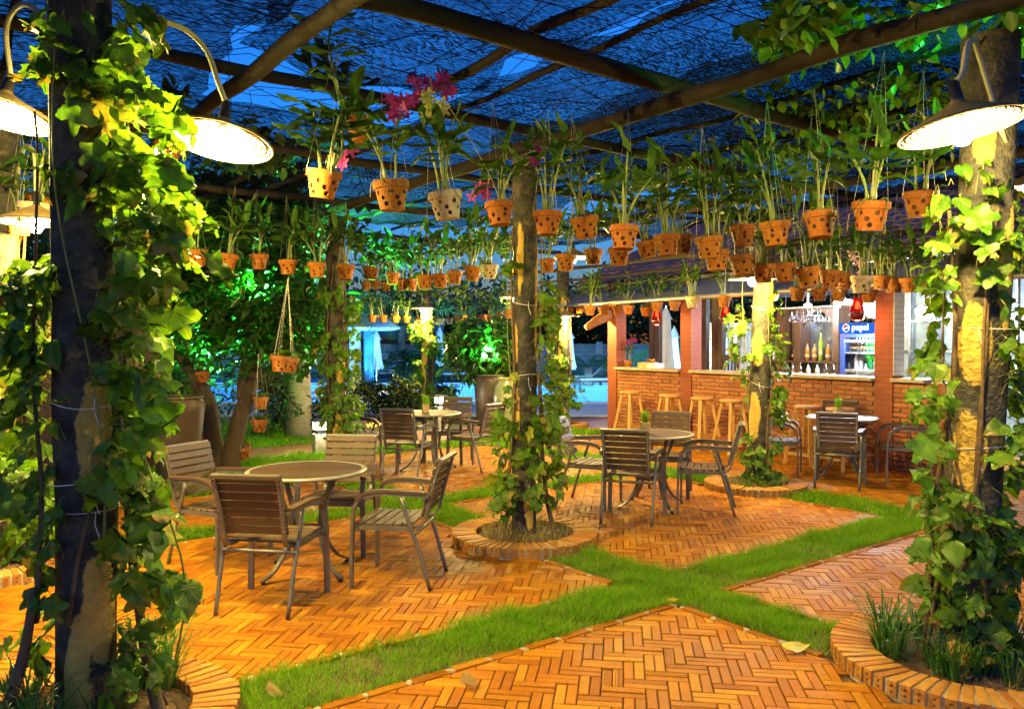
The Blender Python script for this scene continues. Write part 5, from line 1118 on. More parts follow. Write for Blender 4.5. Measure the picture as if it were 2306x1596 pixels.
# room right of the third column: tiled wall, table laid for guests
m_ = MB(); m_.box((s3+1.6, 3.3, 1.37), (7.4, .1, 2.7)); m_.build('glazed_back_wall', mat('pale glass wall', (.18, .23, .24), .2, scale=5, var=.3), bar)
m_ = MB()
for k in range(17): m_.box((s3-1.9+k*.42, 3.22, 1.37), (.03, .04, 2.7))
for z in (.9, 1.5, 2.0): m_.box((s3+1.6, 3.222, z), (7.4, .035, .02))
m_.build('glazing_bars', MT['steel'], bar)
m_ = MB(); m_.box((s3+3.0, 2.2, .75), (2.6, .7, .06)); m_.build('inner_counter', MT['darkwood'], bar)
sg = thing('menu_stand', 'tall clear menu stand on the right counter', 'stand', bp(S(2000, .2), .2, 1.19), BRZ); m_ = MB(); m_.box((0, 0, .16), (.1, .004, .32)); m_.build('panel', glassmat('acrylic', (.8, .85, .88), clear=.5), sg); m_ = MB(); m_.box((0, 0, .005), (.14, .09, .01)); m_.build('foot', MT['white'], sg)
def redglass():
    if 'red glass' in bpy.data.materials: return bpy.data.materials['red glass']
    m, t, out = nodes('red glass'); tr = N(t, 'BsdfTransparent'); tr.inputs[0].default_value = (.95, .06, .04, 1); e = N(t, 'Emission', i_Strength=.10); e.inputs[0].default_value = (1, .02, .015, 1); mx = N(t, 'MixShader', i_Fac=.5)
    t.links.new(tr.outputs[0], mx.inputs[1]); t.links.new(e.outputs[0], mx.inputs[2]); t.links.new(mx.outputs[0], out.inputs[0]); return m
def red_lantern(x, y, w_, yy, label):
    p_ = Vd(x, y, bp(S(x, yy), yy).y); r = w_*p_.y/F/2; t = thing('red_lantern', label, 'lantern', p_, 0, 'red glass lanterns under the eave')
    q = MB(); q.lathe([(r*.45, r*1.75), (r*.55, r*1.2), (r*.78, r*.3), (r*.95, -.3*r)], 16); q.f = [f_ for f_ in q.f if len(f_) == 4]; q.m = [0]*len(q.f); q.build('glowing_glass', redglass(), t, True)
    q = MB(); q.lathe([(r*.95, -.3*r), (r*1.0, -.8*r), (r*.85, -1.25*r), (r*.5, -1.5*r), (0, -1.52*r)], 16); q.build('dark_bowl', mat('ruby glass', (.10, .004, .006), .08, coat=.8) if 'ruby glass' not in bpy.data.materials else bpy.data.materials['ruby glass'], t, True)
    q = MB(); q.lathe([(0, .1*r), (r*.25, .2*r), (r*.3, .7*r), (r*.12, 1.2*r), (0, 1.25*r)], 10); q.build('flame_bulb', emat('flame', (1, .5, .15), 2.5), t, True)
    q = MB()
    for k in range(3): a = 2*math.pi*k/3+.6; q.tube([(r*1.03*math.cos(a), r*1.03*math.sin(a), -.7*r), (r*.9*math.cos(a), r*.9*math.sin(a), .3*r), (r*.45*math.cos(a), r*.45*math.sin(a), 1.8*r), (0, 0, max(2.0*r, 2.42-p_.z))], .003, 5)
    q.build('hanging_cord', MT['wire'], t); light('lantern_light', (0, -.01, -1.9*r), 2.5, (1, .12, .06), .05, t)
red_lantern(1479, 714, 24, -.25, 'red glass lantern under the gutter before the left umbrellas'); red_lantern(1634, 707, 25, -.25, 'red glass lantern left of the yellow-patched post'); red_lantern(1930, 698, 33, -.15, 'red glass lantern hanging above the drinks fridge')
# things on the counter
t = thing('counter_orchid', 'potted orchid with magenta flowers on the left end of the counter', 'orchid pot', bp(S(1415, .15), .15, 1.19+.115), .4); t.scale = (.75,)*3
obj('pot', POTS[1], t); obj('potting_mix', MIXM, t); obj('canes', ORCH[2][0], t); obj('leaves', ORCH[2][2], t); spray(t, 1424, 766, 7, 6, 4, FPUR, t.location.y, .09)
t = thing('napkin_box', 'cream and wooden tray box on the counter', 'box', bp(S(1462, .25), .25, 1.188), BRZ); m_ = MB(); m_.cbox((-.08, 0, .045), (.24, .2, .09), .01); m_.build('wooden_half', MT['stool'], t); m_ = MB(); m_.cbox((.16, 0, .04), (.235, .21, .08), .02); m_.build('cream_half', MT['white'], t)
t = thing('jar_tray', 'white tray of small glass jars on the counter', 'tray', bp(S(1466, .42), .42, 1.255), BRZ); m_ = MB(); m_.cbox((0, 0, .01), (.26, .14, .02), .004); m_.build('tray', MT['white'], t)
for k in range(4): m_ = MB(); m_.lathe([(.026, .021), (.03, .05), (.02, .075), (.022, .09), (0, .09)], 10, (-.09+k*.06, 0, 0)); m_.build('jar', WH, t)
# bar stools
def make_stool():
    t = thing('bar_stool', 'x', 'stool', (0, 0, 0), 0, 'pine bar stools along the counter'); H_ = .8
    m_ = MB(); m_.lathe([(0, H_-.045), (.165, H_-.045), (.178, H_-.035), (.178, H_-.01), (.168, H_), (0, H_)], 28); m_.build('seat', MT['stool'], t, False)
    tops, feet = [], []
    for k in range(4):
        a = math.pi/4+k*math.pi/2; d_ = Vector((math.cos(a), math.sin(a), 0)); p0, p1 = d_*.14+Vector((0, 0, H_-.04)), d_*.30; tops.append(p0); feet.append(p1)
        m_ = MB(); m_.tube([p0, p1], 0, flat=(.045, .04, Vector((-math.sin(a), math.cos(a), 0)))); m_.build('leg', MT['stool'], t)
    for z, q in ((.20, .80), (.26, .74)):
        for k in ((0, 2) if z == .20 else (1, 3)): a, b = tops[k].lerp(feet[k], q), tops[(k+1) % 4].lerp(feet[(k+1) % 4], q); m_ = MB(); m_.tube([a, b], 0, flat=(.04, .022, (0, 0, 1))); m_.build('stretcher', MT['stool'], t)
    return t
ST0 = make_stool()
for i, (x, lb) in enumerate(((1419, 'leftmost pine bar stool beside the first brick column'), (1509, 'second pine bar stool from the left, left of the middle column'), (1582, 'pine bar stool just right of the middle column'), (1648, 'pine bar stool left of the yellow-patched post'), (1820, 'pine bar stool behind the far right table at left'), (1893, 'pine bar stool hidden behind the far right table and chair'))):
    c = ST0 if i == 0 else copy_tree(ST0); p_ = bp(S(x, -.48), -.48); c.location = p_; c.rotation_euler = (0, 0, BRZ+random.uniform(-.3, .3)); c['label'] = lb
# dark dining chair inside
t = thing('dining_chair', 'dark wooden slat-back chair inside the bar', 'chair', bp(S(1660, 2.0), 2.0, .30), BRZ); m_ = MB(); m_.box((0, 0, .45), (.42, .42, .04)); m_.build('seat', MT['darkwood'], t)
for sx in (-.19, .19):
    m_ = MB(); m_.box((sx, -.19, .52), (.04, .04, 1.04)); m_.build('back_leg', MT['darkwood'], t); m_ = MB(); m_.box((sx, .19, .22), (.04, .04, .44)); m_.build('front_leg', MT['darkwood'], t)
m_ = MB(); m_.box((0, -.19, 1.06), (.46, .04, .12)); m_.build('top_rail', MT['darkwood'], t)
for k in range(4): m_ = MB(); m_.box((-.12+k*.08, -.19, .75), (.03, .015, .52)); m_.build('back_slat', MT['darkwood'], t)
m_ = MB(); m_.box((0, 0, -.15), (1.6, .9, .3)); m_.build('platform', MT['darkwood'], bar).location = (S(1660, 2.0), 2.0, .15+.151)
# ================================================================== garden, pool and background
def leaves_np(centers, per, spread, size, wid, droop=.5, seed=0):
    rg = np.random.default_rng(seed); c = np.repeat(np.array(centers), per, 0); n = len(c); p = c + rg.normal(0, 1, (n, 3))*np.array(spread)
    th = rg.uniform(0, 2*np.pi, n); el = rg.normal(-droop*.6, .5, n); d = np.stack([np.cos(th)*np.cos(el), np.sin(th)*np.cos(el), np.sin(el)], 1)
    up = np.stack([rg.normal(0, .45, n), rg.normal(0, .45, n), np.ones(n)], 1); s = np.cross(d, up); s /= np.linalg.norm(s, axis=1, keepdims=True)+1e-6; nn = np.cross(s, d)
    L = (size*rg.uniform(.6, 1.25, n))[:, None]; Wd = L*wid
    v = np.stack([p, p+d*L*.3+s*Wd+nn*L*.06, p+d*L*.65+s*Wd*.8+nn*L*.04, p+d*L-nn*L*.1, p+d*L*.65-s*Wd*.8+nn*L*.04, p+d*L*.3-s*Wd+nn*L*.06], 1).reshape(-1, 3)
    b = np.arange(n)[:, None]*6; f = np.concatenate([b+np.array([[0, 1, 2, 3]]), b+np.array([[0, 3, 4, 5]])]); return v, f
def blobs(ells, n, seed=0, shell=.5):
    rg = np.random.default_rng(seed); out = []; wts = np.array([e[3]*e[4]*e[5] for e in ells]); wts = wts/wts.sum()
    for e, k in zip(ells, rg.multinomial(n, wts)):
        v = rg.normal(0, 1, (k, 3)); v /= np.linalg.norm(v, axis=1, keepdims=True); r = rg.uniform(shell**3, 1, (k, 1))**(1/3); out.append(v*r*np.array(e[3:6])+np.array(e[:3]))
    return np.concatenate(out)
def tree(name, label, base, limbs, ells, nclump, per, size, m_, cat='tree', wid=.22, spread=.14, droop=.5, seed=0, group=None, bark=None, shell=.45):
    t = thing(name, label, cat, base, 0, group); b = Vector(base)
    for i, (pts, r0, r1) in enumerate(limbs):
        q = MB(); pp = spline([Vector(p_)-b for p_ in pts], 4); q.tube(pp, [r0+(r1-r0)*k/(len(pp)-1) for k in range(len(pp))], 10); q.build('trunk' if i == 0 else 'limb', bark or MT['bark'], t, True)
    cl = blobs([(e[0]-b.x, e[1]-b.y, e[2]-b.z, *e[3:]) for e in ells], nclump, seed, shell); v, f = leaves_np(cl, per, (spread,)*3, size, wid, droop, seed); o = obj('crown', npmesh('crown', v, f, m_), t); tag(o, kind='stuff')
    br = MB()                                              # twigs that carry the clumps
    tops = [Vector(l_[0][-1])-b for l_ in limbs] or [Vector((0, 0, 0))]
    for k in range(0, len(cl), max(1, len(cl)//90)):
        c = Vector(cl[k]); a = min(tops, key=lambda p_: (p_-c).length); br.tube([a, (a+c)/2+Vector((0, 0, .1)), c], [.02, .012, .005], 4, False)
    if br.v: tag(br.build('twigs', bark or MT['bark'], t), kind='stuff')
    return t
GREEN = (.06, 1.0, .15)
def flood(p_, aim, power, label, r=.07, ang=120):
    t = thing('floodlight', label, 'floodlight', p_, 0, 'green garden floodlights'); d_ = (Vector(aim)-Vector(p_)).normalized(); q = d_.to_track_quat('-Z', 'Y').to_matrix()
    m_ = MB(); m_.lathe([(0, .08), (r*.6, .075), (r, .0), (r, -.02)], 16); m_.f = [f_ for f_ in m_.f if len(f_) == 4]; m_.m = [0]*len(m_.f); m_.v = [tuple(q @ Vector(v_)) for v_ in m_.v]; m_.build('housing', MT['black'], t, True)
    m_ = MB(); m_.lathe([(0, -.004), (r*.95, -.004)], 16); m_.v = [tuple(q @ Vector(v_)) for v_ in m_.v]; m_.build('lens', emat('green lens', (.25, 1, .55), 4.0) if 'green lens' not in bpy.data.materials else bpy.data.materials['green lens'], t)
    l_ = light('flood_light', d_*.06, power, GREEN, .05, t, 'SPOT', spot_size=R_(ang), spot_blend=.6); l_.rotation_euler = d_.to_track_quat('-Z', 'Y').to_euler()
# leaning tree at left
D = 10.2
tree('broadleaf_tree', 'dark broad-leaved tree with two leaning trunks behind the big brown jar', Vd(505, 1062, D)*1, [
    ([Vd(517, 1062, D), Vd(535, 960, D), Vd(565, 870, D+.1), Vd(582, 800, D+.2), Vd(600, 700, D+.4)], .13, .06), ([Vd(495, 1062, D), Vd(480, 980, D+.1), Vd(468, 900, D+.2), Vd(420, 820, D+.3), Vd(390, 760, D+.5), Vd(420, 600, D+.8)], .13, .05), ([Vd(540, 900, D+.3), Vd(548, 820, D+.5), Vd(570, 700, D+.9)], .05, .03)],
    [(*Vd(500, 570, D+.6), 1.35, .8, .8), (*Vd(600, 700, D+.2), .85, .7, .5), (*Vd(420, 690, D+.4), .7, .7, .7), (*Vd(680, 740, D), .55, .5, .5), (*Vd(520, 470, D+1.2), 1.4, .8, .6), (*Vd(540, 760, D), .7, .4, .3)], 900, 13, .18, MT['tleaf'], seed=3, wid=.2, spread=.15)
flood(Vd(568, 700, D+.3), Vd(545, 540, D+.1), 620, 'green floodlight glowing inside the left tree', ang=150)
flood(Vd(560, 900, D+2.4), Vd(560, 900, D+2.4)+Vector((-.1, -.9, 1.7)), 1700, 'green floodlight on the ground behind the left tree', ang=100)
flood(Vd(690, 830, D+1.3), Vd(670, 640, D+.7), 380, 'green floodlight at the right side of the left tree', ang=130)
flood(Vd(430, 640, D+1.2), Vd(450, 520, D+.5), 700, 'green floodlight high in the left part of the dark tree', ang=150)
# tree by the pool lit green
D2 = 16.0
tree('potted_tree', 'small tree with drooping fronds lit bright green near the pool', Vd(1088, 955, D2), [([Vd(1088, 955, D2), Vd(1082, 900, D2), Vd(1080, 840, D2), Vd(1085, 790, D2)], .13, .07)],
    [(*Vd(1095, 770, D2), .65, .5, .45), (*Vd(1050, 790, D2+.1), .45, .4, .4), (*Vd(1130, 800, D2), .3, .4, .4), (*Vd(1100, 840, D2-.1), .35, .3, .35)], 170, 13, .22, MT['tleaf'], seed=5, wid=.2, spread=.13, droop=.9)
flood(Vd(1105, 800, D2-.55), Vd(1092, 770, D2), 420, 'green floodlight in front of the pool tree crown', ang=150)
# far trees
FAR = [(-19, 30, 3.4, 5.5), (-14, 26, 3.0, 5.0), (-9.5, 24, 2.6, 4.8), (-13, 40, 4, 6.0), (-7, 42, 3.5, 5.5), (-2, 43, 3.5, 5.0), (3, 44, 3.6, 5.0), (9, 43, 3.8, 6.0), (15, 42, 4, 6.5), (-9.6, 18.5, 2.0, 4.4), (-11, 21, 1.8, 4.2), (22, 40, 4.5, 7), (-24, 38, 4.5, 7), (-9.5, 15, 2.2, 4.6)]
NAMES = ['dark tree, %s of the belt behind the garden counted from the left' % ORD[i] for i in range(len(FAR))]
order = sorted(range(len(FAR)), key=lambda i: FAR[i][0]/FAR[i][1])
for rank, i in enumerate(order):
    x, y, r, h = FAR[i]; tree('garden_tree', NAMES[rank], (x, y, 0), [([(x, y, 0), (x+.1, y, h*.3), (x-.1, y, h*.6)], .16, .08)], [(x, y, h*.55, r, r*.7, h*.45), (x+r*.4, y-.4, h*.4, r*.6, r*.5, h*.35), (x-r*.5, y-.3, h*.42, r*.6, r*.5, h*.38)], 170, 14, .16*math.sqrt(y)/2, MT['dleaf'], seed=20+i, spread=r*.14, wid=.24, group='dark trees behind the garden', shell=.3)
# shrubs and hedges
def shrub(x, y, d, hw, hh, label, m_=None, n=60, size=.1, seed=0, per=12):
    b = Vd(x, y, d); b.z = 0; c = Vd(x, y, d); tree('shrub', label, b, [([b, (b.x, b.y, hh*.5), (b.x+.02, b.y, hh)], .02, .008)], [(b.x, b.y, hh, hw, hw*.8, hh)], n, per, size, m_ or MT['dleaf'], 'shrub', seed=seed, spread=.06, group='low shrubs by the pool', shell=.2)
for i, (x, y, d, hw, hh, lb, m_) in enumerate(((830, 925, 17.5, .42, .42, 'round clipped shrub left of the pool column', None), (910, 920, 17.0, .40, .5, 'rounded dark shrub left of the far lamp post', None), (885, 930, 18, .5, .25, 'low shrub between the two clipped shrubs', None), (985, 905, 19, .6, .4, 'spreading shrub right of the far lamp post', None),
        (640, 985, 14.5, .5, .6, 'narrow-leaved shrub left of the swollen palm trunk', MT['tleaf']), (600, 960, 13.5, .7, .9, 'bamboo-like thicket behind the leaning trunk', MT['tleaf']), (740, 960, 14, .5, .45, 'leafy shrub right of the swollen palm trunk', MT['tleaf']), (430, 1010, 11.6, .6, .8, 'dark undergrowth behind the big jar', None), (350, 1000, 11.8, .9, 1.0, 'dark undergrowth left of the big jar', None), (250, 1000, 11, 1.0, 1.1, 'dark bush seen behind the left vine post', None),
        (930, 850, 30, 1.3, .7, 'dark bush behind the loungers', None), (1060, 850, 33, 1.3, .8, 'bush behind the pale lounger', None), (790, 860, 31, 1.3, .8, 'dark bush at the far pool corner', None), (960, 790, 28, .7, 1.1, 'slim tree-like shrub with pale leaves behind the pool', MT['tleaf']))):
    shrub(x, y, d, hw, hh, lb, m_, 80, .1 if d < 20 else .22, 60+i)
# palms
def palm(name, label, base, h, r0, r1, fronds, L_, seed, lean=(0, 0), swollen=False, m_=None, droop=1.0, az=None, group=None):
    rg = random.Random(seed); t = thing(name, label, 'palm', base, 0, group); q = MB(); pts = [(lean[0]*k/8, lean[1]*k/8, h*k/8) for k in range(9)]
    rr = [r0+(r1-r0)*min(1, k/8*(3.2 if swollen else 1)) for k in range(9)]
    if swollen: rr = [r0, r0*.95, r0*.82, r0*.62, r1, r1, r1*.95, r1*.9, r1*.9]
    q.tube(pts, rr, 18); q.build('trunk', PTR, t, True); top = Vector(pts[-1])
    for k in range(fronds):
        a = (az[k % len(az)]+rg.gauss(0, .1)) if az else 2*math.pi*k/fronds+rg.uniform(-.2, .2); d_ = Vector((math.cos(a), math.sin(a), 0)); el = rg.uniform(.2, 1.0); l_ = L_*rg.uniform(.8, 1.1)
        sp = bez(top, top+d_*l_*.3+Vector((0, 0, l_*.35*el)), top+d_*l_*.7+Vector((0, 0, l_*.3*el-droop*.1*l_)), top+d_*l_*.95+Vector((0, 0, l_*.1*el-droop*.5*l_)), 24); fm = MB(); fm.tube(sp, [.018*(1-.8*i/24)+.003 for i in range(25)], 5)
        for i in range(3, 25):
            tg = (sp[min(24, i+1)]-sp[i-1]).normalized(); sd = tg.cross(Vector((0, 0, 1))).normalized(); ll = l_*.24*math.sin(math.pi*(.12+.85*i/25))+.05
            for s in (-1, 1):
                e = sp[i]+sd*s*ll*.8+tg*ll*.5+Vector((0, 0, -ll*.35)); w_ = tg*.022*L_/1.5; mid_ = sp[i].lerp(e, .5)+Vector((0, 0, ll*.1)); fm.add([sp[i]-w_*.4, sp[i]+w_*.4, mid_+w_*.5, e, mid_-w_*.5], [(0, 1, 2, 4), (4, 2, 3)])
        fm.build('frond', m_ or MT['palm'], t)
    return t
PTR = mat('palm trunk', (.30, .26, .19), .9, scale=5, var=.4, bump=.5, stretch=(2, 2, 14))
b_ = V(673, 985); palm('bottle_palm', 'pale swollen palm trunk standing on the lawn at left', b_, 4.6, .235, .1, 9, 2.2, 2, swollen=True)
palm('coconut_palm', 'feathery palm beside the pool left of the bar', Vd(1325, 880, 30)-Vector((0, 0, Vd(1325, 880, 30).z)), .7, .2, .16, 14, 2.6, 4, droop=.5)
palm('coconut_palm', 'yellow-lit palm fronds seen through the bar between umbrellas', Vector((Vd(1540, 800, 26).x, 26, 0)), 1.4, .15, .12, 11, 2.4, 6, droop=.8)
palm('coconut_palm', 'dark palm behind the blue pool column', Vector((Vd(905, 800, 36).x, 36, 0)), 2.4, .2, .15, 12, 2.8, 8, droop=.9)
palm('coconut_palm', 'palm whose fronds droop over the pool from upper left', Vector((Vd(800, 800, 24).x, 24, 0)), 3.0, .2, .15, 12, 2.4, 9, droop=1.1)
# climbing ivy under the nets at right
def ivy(label, spots, size, m_, seed):
    c = [];
    for (x, y, hx, hy, d, n) in spots:
        for _ in range(n): w_ = Vd(x+random.gauss(0, hx*.5), y+random.gauss(0, hy*.5), d+random.gauss(0, .3)); w_.z = min(w_.z, 3.5); c.append(tuple(w_))
    v, f = leaves_np(c, 4, (.07, .07, .04), size, .38, .8, seed); o = obj('ceiling_ivy', npmesh('ceiling_ivy', v, f, m_)); tag(o, label, None, kind='stuff')
ivy('creeper leaves hanging under the net at upper right', [(1750, 260, 160, 40, 7.5, 80), (1950, 250, 140, 60, 6.6, 80), (1850, 200, 200, 50, 6.3, 60), (2050, 180, 120, 60, 5.6, 50), (2080, 300, 60, 60, 6.0, 30), (1600, 330, 120, 30, 8.5, 50), (1880, 330, 160, 40, 8, 50), (1450, 370, 120, 30, 9, 40)], .085, MT['vleaf'], 1)
ivy('green-lit creeper leaves on top of the net at upper right corner', [(1790, 40, 90, 35, 4.7, 60), (1870, 20, 60, 25, 4.5, 35), (2270, 60, 40, 60, 4.2, 30), (2050, 30, 80, 30, 4.6, 25)], .10, MT['vleaf'], 2)
ivy('dark creeper mass among the pots behind the central row', [(700, 520, 140, 50, 9.5, 60), (900, 560, 140, 40, 10.5, 70), (1080, 540, 90, 40, 10.5, 50), (600, 230, 60, 80, 8, 60), (540, 120, 60, 90, 7.5, 90), (430, 230, 80, 110, 7, 90), (1000, 650, 160, 25, 13, 50)], .11, MT['dleaf'], 3)
flood(Vector((2.95, 4.75, 3.05)), Vd(1850, 20, 4.6), 10, 'green floodlight high on the right post', ang=150)
# jars
JB, JG = mat('brown glazed jar', (.045, .028, .018), .5, col2=(.085, .055, .032), scale=4, bump=.2), mat('pale green glazed jar', (.22, .27, .15), .3, col2=(.34, .33, .18), scale=5, coat=.4)
def jar(p_, prof, m_, label, rim=None):
    t = thing('jar', label, 'jar', p_, 0, 'large ceramic jars'); q = MB(); q.lathe(prof, 36); q.build('body', m_, t, True); R0, z0 = prof[-1]
    q = MB(); q.tube([(R0*math.cos(a), R0*math.sin(a), z0) for a in np.linspace(0, 2*math.pi, 37)], .022, 8, False); q.build('rim', m_, t, True); return t
pj = Vd(398, 1000, 9.4); pj.z = 0
jar(pj, [(.17, 0), (.2, .02), (.27, .45), (.315, .85), (.32, .93), (.29, .97), (.29, 1.0)], JB, 'big brown tapering jar behind the left chair of the nearest table')
pj = Vd(1141, 960, 14.8); pj.z = 0
jar(pj, [(.14, 0), (.16, .03), (.22, .3), (.25, .6), (.23, .82), (.17, .92), (.17, .97)], JG, 'tall pale green jar left of the central post')
pj = Vd(1106, 960, 15.6); pj.z = 0
jar(pj, [(.17, 0), (.2, .03), (.27, .5), (.30, .9), (.27, 1.0)], JB, 'dark brown jar behind the pale green one')
# lantern bollards
def bollard(x, d, h, label, power):
    p_ = Vd(x, 900, d); p_.z = 0; t = thing('bollard_light', label, 'bollard lamp', p_, .5, 'lantern bollards'); q = MB(); q.cbox((0, 0, h/2), (.21, .21, h), .008); q.build('concrete_post', MT['conc'], t)
    q = MB(); q.box((0, 0, h+.03), (.12, .12, .06)); q.build('neck', MT['black'], t); q = MB(); q.box((0, 0, h+.125), (.19, .19, .12)); q.build('lantern_glass', emat('lantern glow', (1, .85, .55), .8) if 'lantern glow' not in bpy.data.materials else bpy.data.materials['lantern glow'], t)
    q = MB()
    for sx, sy in ((-1, -1), (1, -1), (1, 1), (-1, 1)): q.box((sx*.097, sy*.097, h+.125), (.012, .012, .13))
    for a in range(4):
        m3 = Matrix.Rotation(a*math.pi/2, 3, 'Z')
        for xx, zz, sx, sz in ((-.03, .02, .08, .008), (.03, -.025, .09, .008), (0, 0, .008, .05), (.05, .03, .008, .05), (-.05, -.03, .008, .05)): q.box(m3 @ Vector((xx, -.099, h+.125+zz)), (sx, .006, sz), rot=m3)
    q.build('fretwork', MT['black'], t); q = MB(); q.cbox((0, 0, h+.2), (.24, .24, .03), .01); q.build('cap', MT['black'], t); light('lantern_light', (0, -.14, h+.13), power, (1, .85, .55), .05, t); light('lantern_light', (0, .14, h+.13), power, (1, .85, .55), .05, t)
bollard(722, 11.7, .30, 'lantern bollard on the grass behind the nearest table', 3.5); bollard(993, 15.2, .42, 'lantern bollard behind the far left table', 3.5)
# garden string lights by the pool
q = MB()
for k in range(46):
    p_ = V(800+k*2.1, 958+random.uniform(-3, 5)-.05*k); q.lathe([(0, 0), (.018, .015), (0, .03)], 6, p_)
tag(q.build('string_lights', emat('amber dots', (1, .4, .04), .8)), 'tiny amber string lights along the planting bed', None, kind='stuff')
# timber screen at far left
t = thing('timber_screen', 'dark weathered timber screen behind the left vine post', 'fence', V(70, 1085)*1, R_(35))
for k in range(22): q = MB(); q.box((0, 0, 1.2), (.145, .03, 2.4+random.uniform(-.05, .05))); o = q.build('plank', MT['darkwood'], t); o.location = (-1.8+k*.15, random.uniform(-.01, .01), 0)
for z in (.5, 1.9): q = MB(); q.box((-.2, .045, z), (3.4, .05, .09)); q.build('rail', MT['darkwood'], t)
# ------------------------------------------------------------------ pool terrace
DECK = mat('pool deck', (.45, .52, .55), .5, scale=4, var=.15); 
def wpoly(pts, y=None): return [tuple(V(x, y_).xy) for x, y_ in pts]
q = MB(); q.poly([(-26, 17.9), (14, 17.9), (26, 40), (-26, 40)], -.028, -.002)
# the deck is a sheet with the pool cut out: built from four pieces round it
q = MB(); x0, x1, y0, y1 = PX0, PX1, PY0, PY1
for pl in ([(-30, 17.9), (20, 17.9), (20, y0), (-30, y0)], [(-30, y1), (30, y1), (30, 36.5), (-30, 36.5)], [(-30, y0), (x0, y0), (x0, y1), (-30, y1)], [(x1, y0), (30, y0), (30, y1), (x1, y1)]): q.poly(pl, -.028, -.003)
tag(q.build('pool_deck', DECK), 'pale stone deck around the swimming pool', None, kind='structure')
POOLT = wallbrick('pool mosaic', (.10, .34, .62), (.07, .28, .55), (.25, .5, .7), .1, .1, .01, .3)
q = MB(); zb_ = -1.2
q.add([(x0, y0, zb_), (x1, y0, zb_), (x1, y1, zb_), (x0, y1, zb_), (x0, y0, -.01), (x1, y0, -.01), (x1, y1, -.01), (x0, y1, -.01)], [(0, 1, 2, 3), (0, 4, 5, 1), (1, 5, 6, 2), (2, 6, 7, 3), (3, 7, 4, 0)]); 
pool = q.build('pool_basin', POOLT); tag(pool, 'blue mosaic basin of the swimming pool', None, kind='structure')
q = MB()
for pl in ([(x0-.3, y0-.3), (x1+.3, y0-.3), (x1+.3, y0), (x0-.3, y0)], [(x0-.3, y1), (x1+.3, y1), (x1+.3, y1+.3), (x0-.3, y1+.3)], [(x0-.3, y0), (x0, y0), (x0, y1), (x0-.3, y1)], [(x1, y0), (x1+.3, y0), (x1+.3, y1), (x1, y1)]): q.poly(pl, -.02, .035)
tag(q.build('pool_coping', mat('white coping', (.7, .72, .72), .5)), 'white stone coping of the pool', None, kind='structure')
def watermat():
    m, t, out = nodes('pool water'); tr = N(t, 'BsdfTransparent'); tr.inputs[0].default_value = (.55, .85, 1, 1); g_ = N(t, 'BsdfGlossy', i_Roughness=.06); mx = N(t, 'MixShader'); fr_ = N(t, 'Fresnel', i_IOR=1.06)
    geo = N(t, 'NewGeometry'); n1 = N(t, 'TexNoise', i_Scale=2.5, i_Detail=3.0); t.links.new(geo.outputs['Position'], n1.inputs['Vector']); b = N(t, 'Bump', i_Strength=.12, i_Distance=.05); t.links.new(n1.outputs['Fac'], b.inputs['Height']); t.links.new(b.outputs[0], g_.inputs['Normal'])
    mx.inputs[0].default_value = .16; t.links.new(tr.outputs[0], mx.inputs[1]); t.links.new(g_.outputs[0], mx.inputs[2]); t.links.new(mx.outputs[0], out.inputs[0]); return m
q = MB(); q.add([(x0, y0, -.09), (x1, y0, -.09), (x1, y1, -.09), (x0, y1, -.09)], [(0, 1, 2, 3)]); tag(q.build('pool_water', watermat()), 'still blue swimming pool water', None, kind='structure')
for k, x in enumerate((-11, -7, -3.2, .8, 4.8)):  # extra lamps added on the unseen near wall so the basin glows
    t = thing('added_pool_light', 'added underwater pool light, %s from the left on the unseen near pool wall' % ORD[k], 'pool light', (x, y0+.03, -.5), 0, 'added underwater pool lights'); m_ = MB(); m_.lathe([(.12, 0), (.12, .02), (0, .03)], 16); m_.v = [(a, c, b) for a, b, c in m_.v]; m_.build('lens', emat('added pool lens', (.6, .85, 1), 3.0) if 'added pool lens' not in bpy.data.materials else bpy.data.materials['added pool lens'], t); light('added_water_light', (0, .15, 0), 330, (.35, .7, 1), .1, t)
# blue water mushroom column
pc = V(831, 893); pc = Vector((pc.x, pc.y, 0)); t = thing('pool_column', 'blue column with a yellow painted dome in the paddling pool', 'column', pc, 0); BLU = mat('blue paint', (.05, .30, .62), .35, var=.08)
zc = EYE+(HOR-744)*pc.y/F; m_ = MB(); m_.lathe([(.155, 0), (.15, 1.0), (.15, zc)], 28); m_.build('shaft', BLU, t, True)
m_ = MB(); m_.lathe([(.16, zc-.02), (.75, zc), (.95, zc+.05), (.95, zc+.09), (.6, zc+.32), (.25, zc+.46), (0, zc+.5)], 32); m_.build('dome', mat('dome paint', (.55, .55, .08), .4, col2=(.06, .2, .6), scale=1.6), t, True)
m_ = MB(); m_.lathe([(1.6, -.02), (1.6, .26), (1.48, .27), (1.48, -.02)], 48, close=True); m_.build('paddling_pool_kerb', MT['redtile'], t)
m_ = MB(); m_.lathe([(1.48, .24), (0, .24)], 40); m_.build('paddling_pool_water', mat('paddling water', (.10, .42, .62), .05), t)
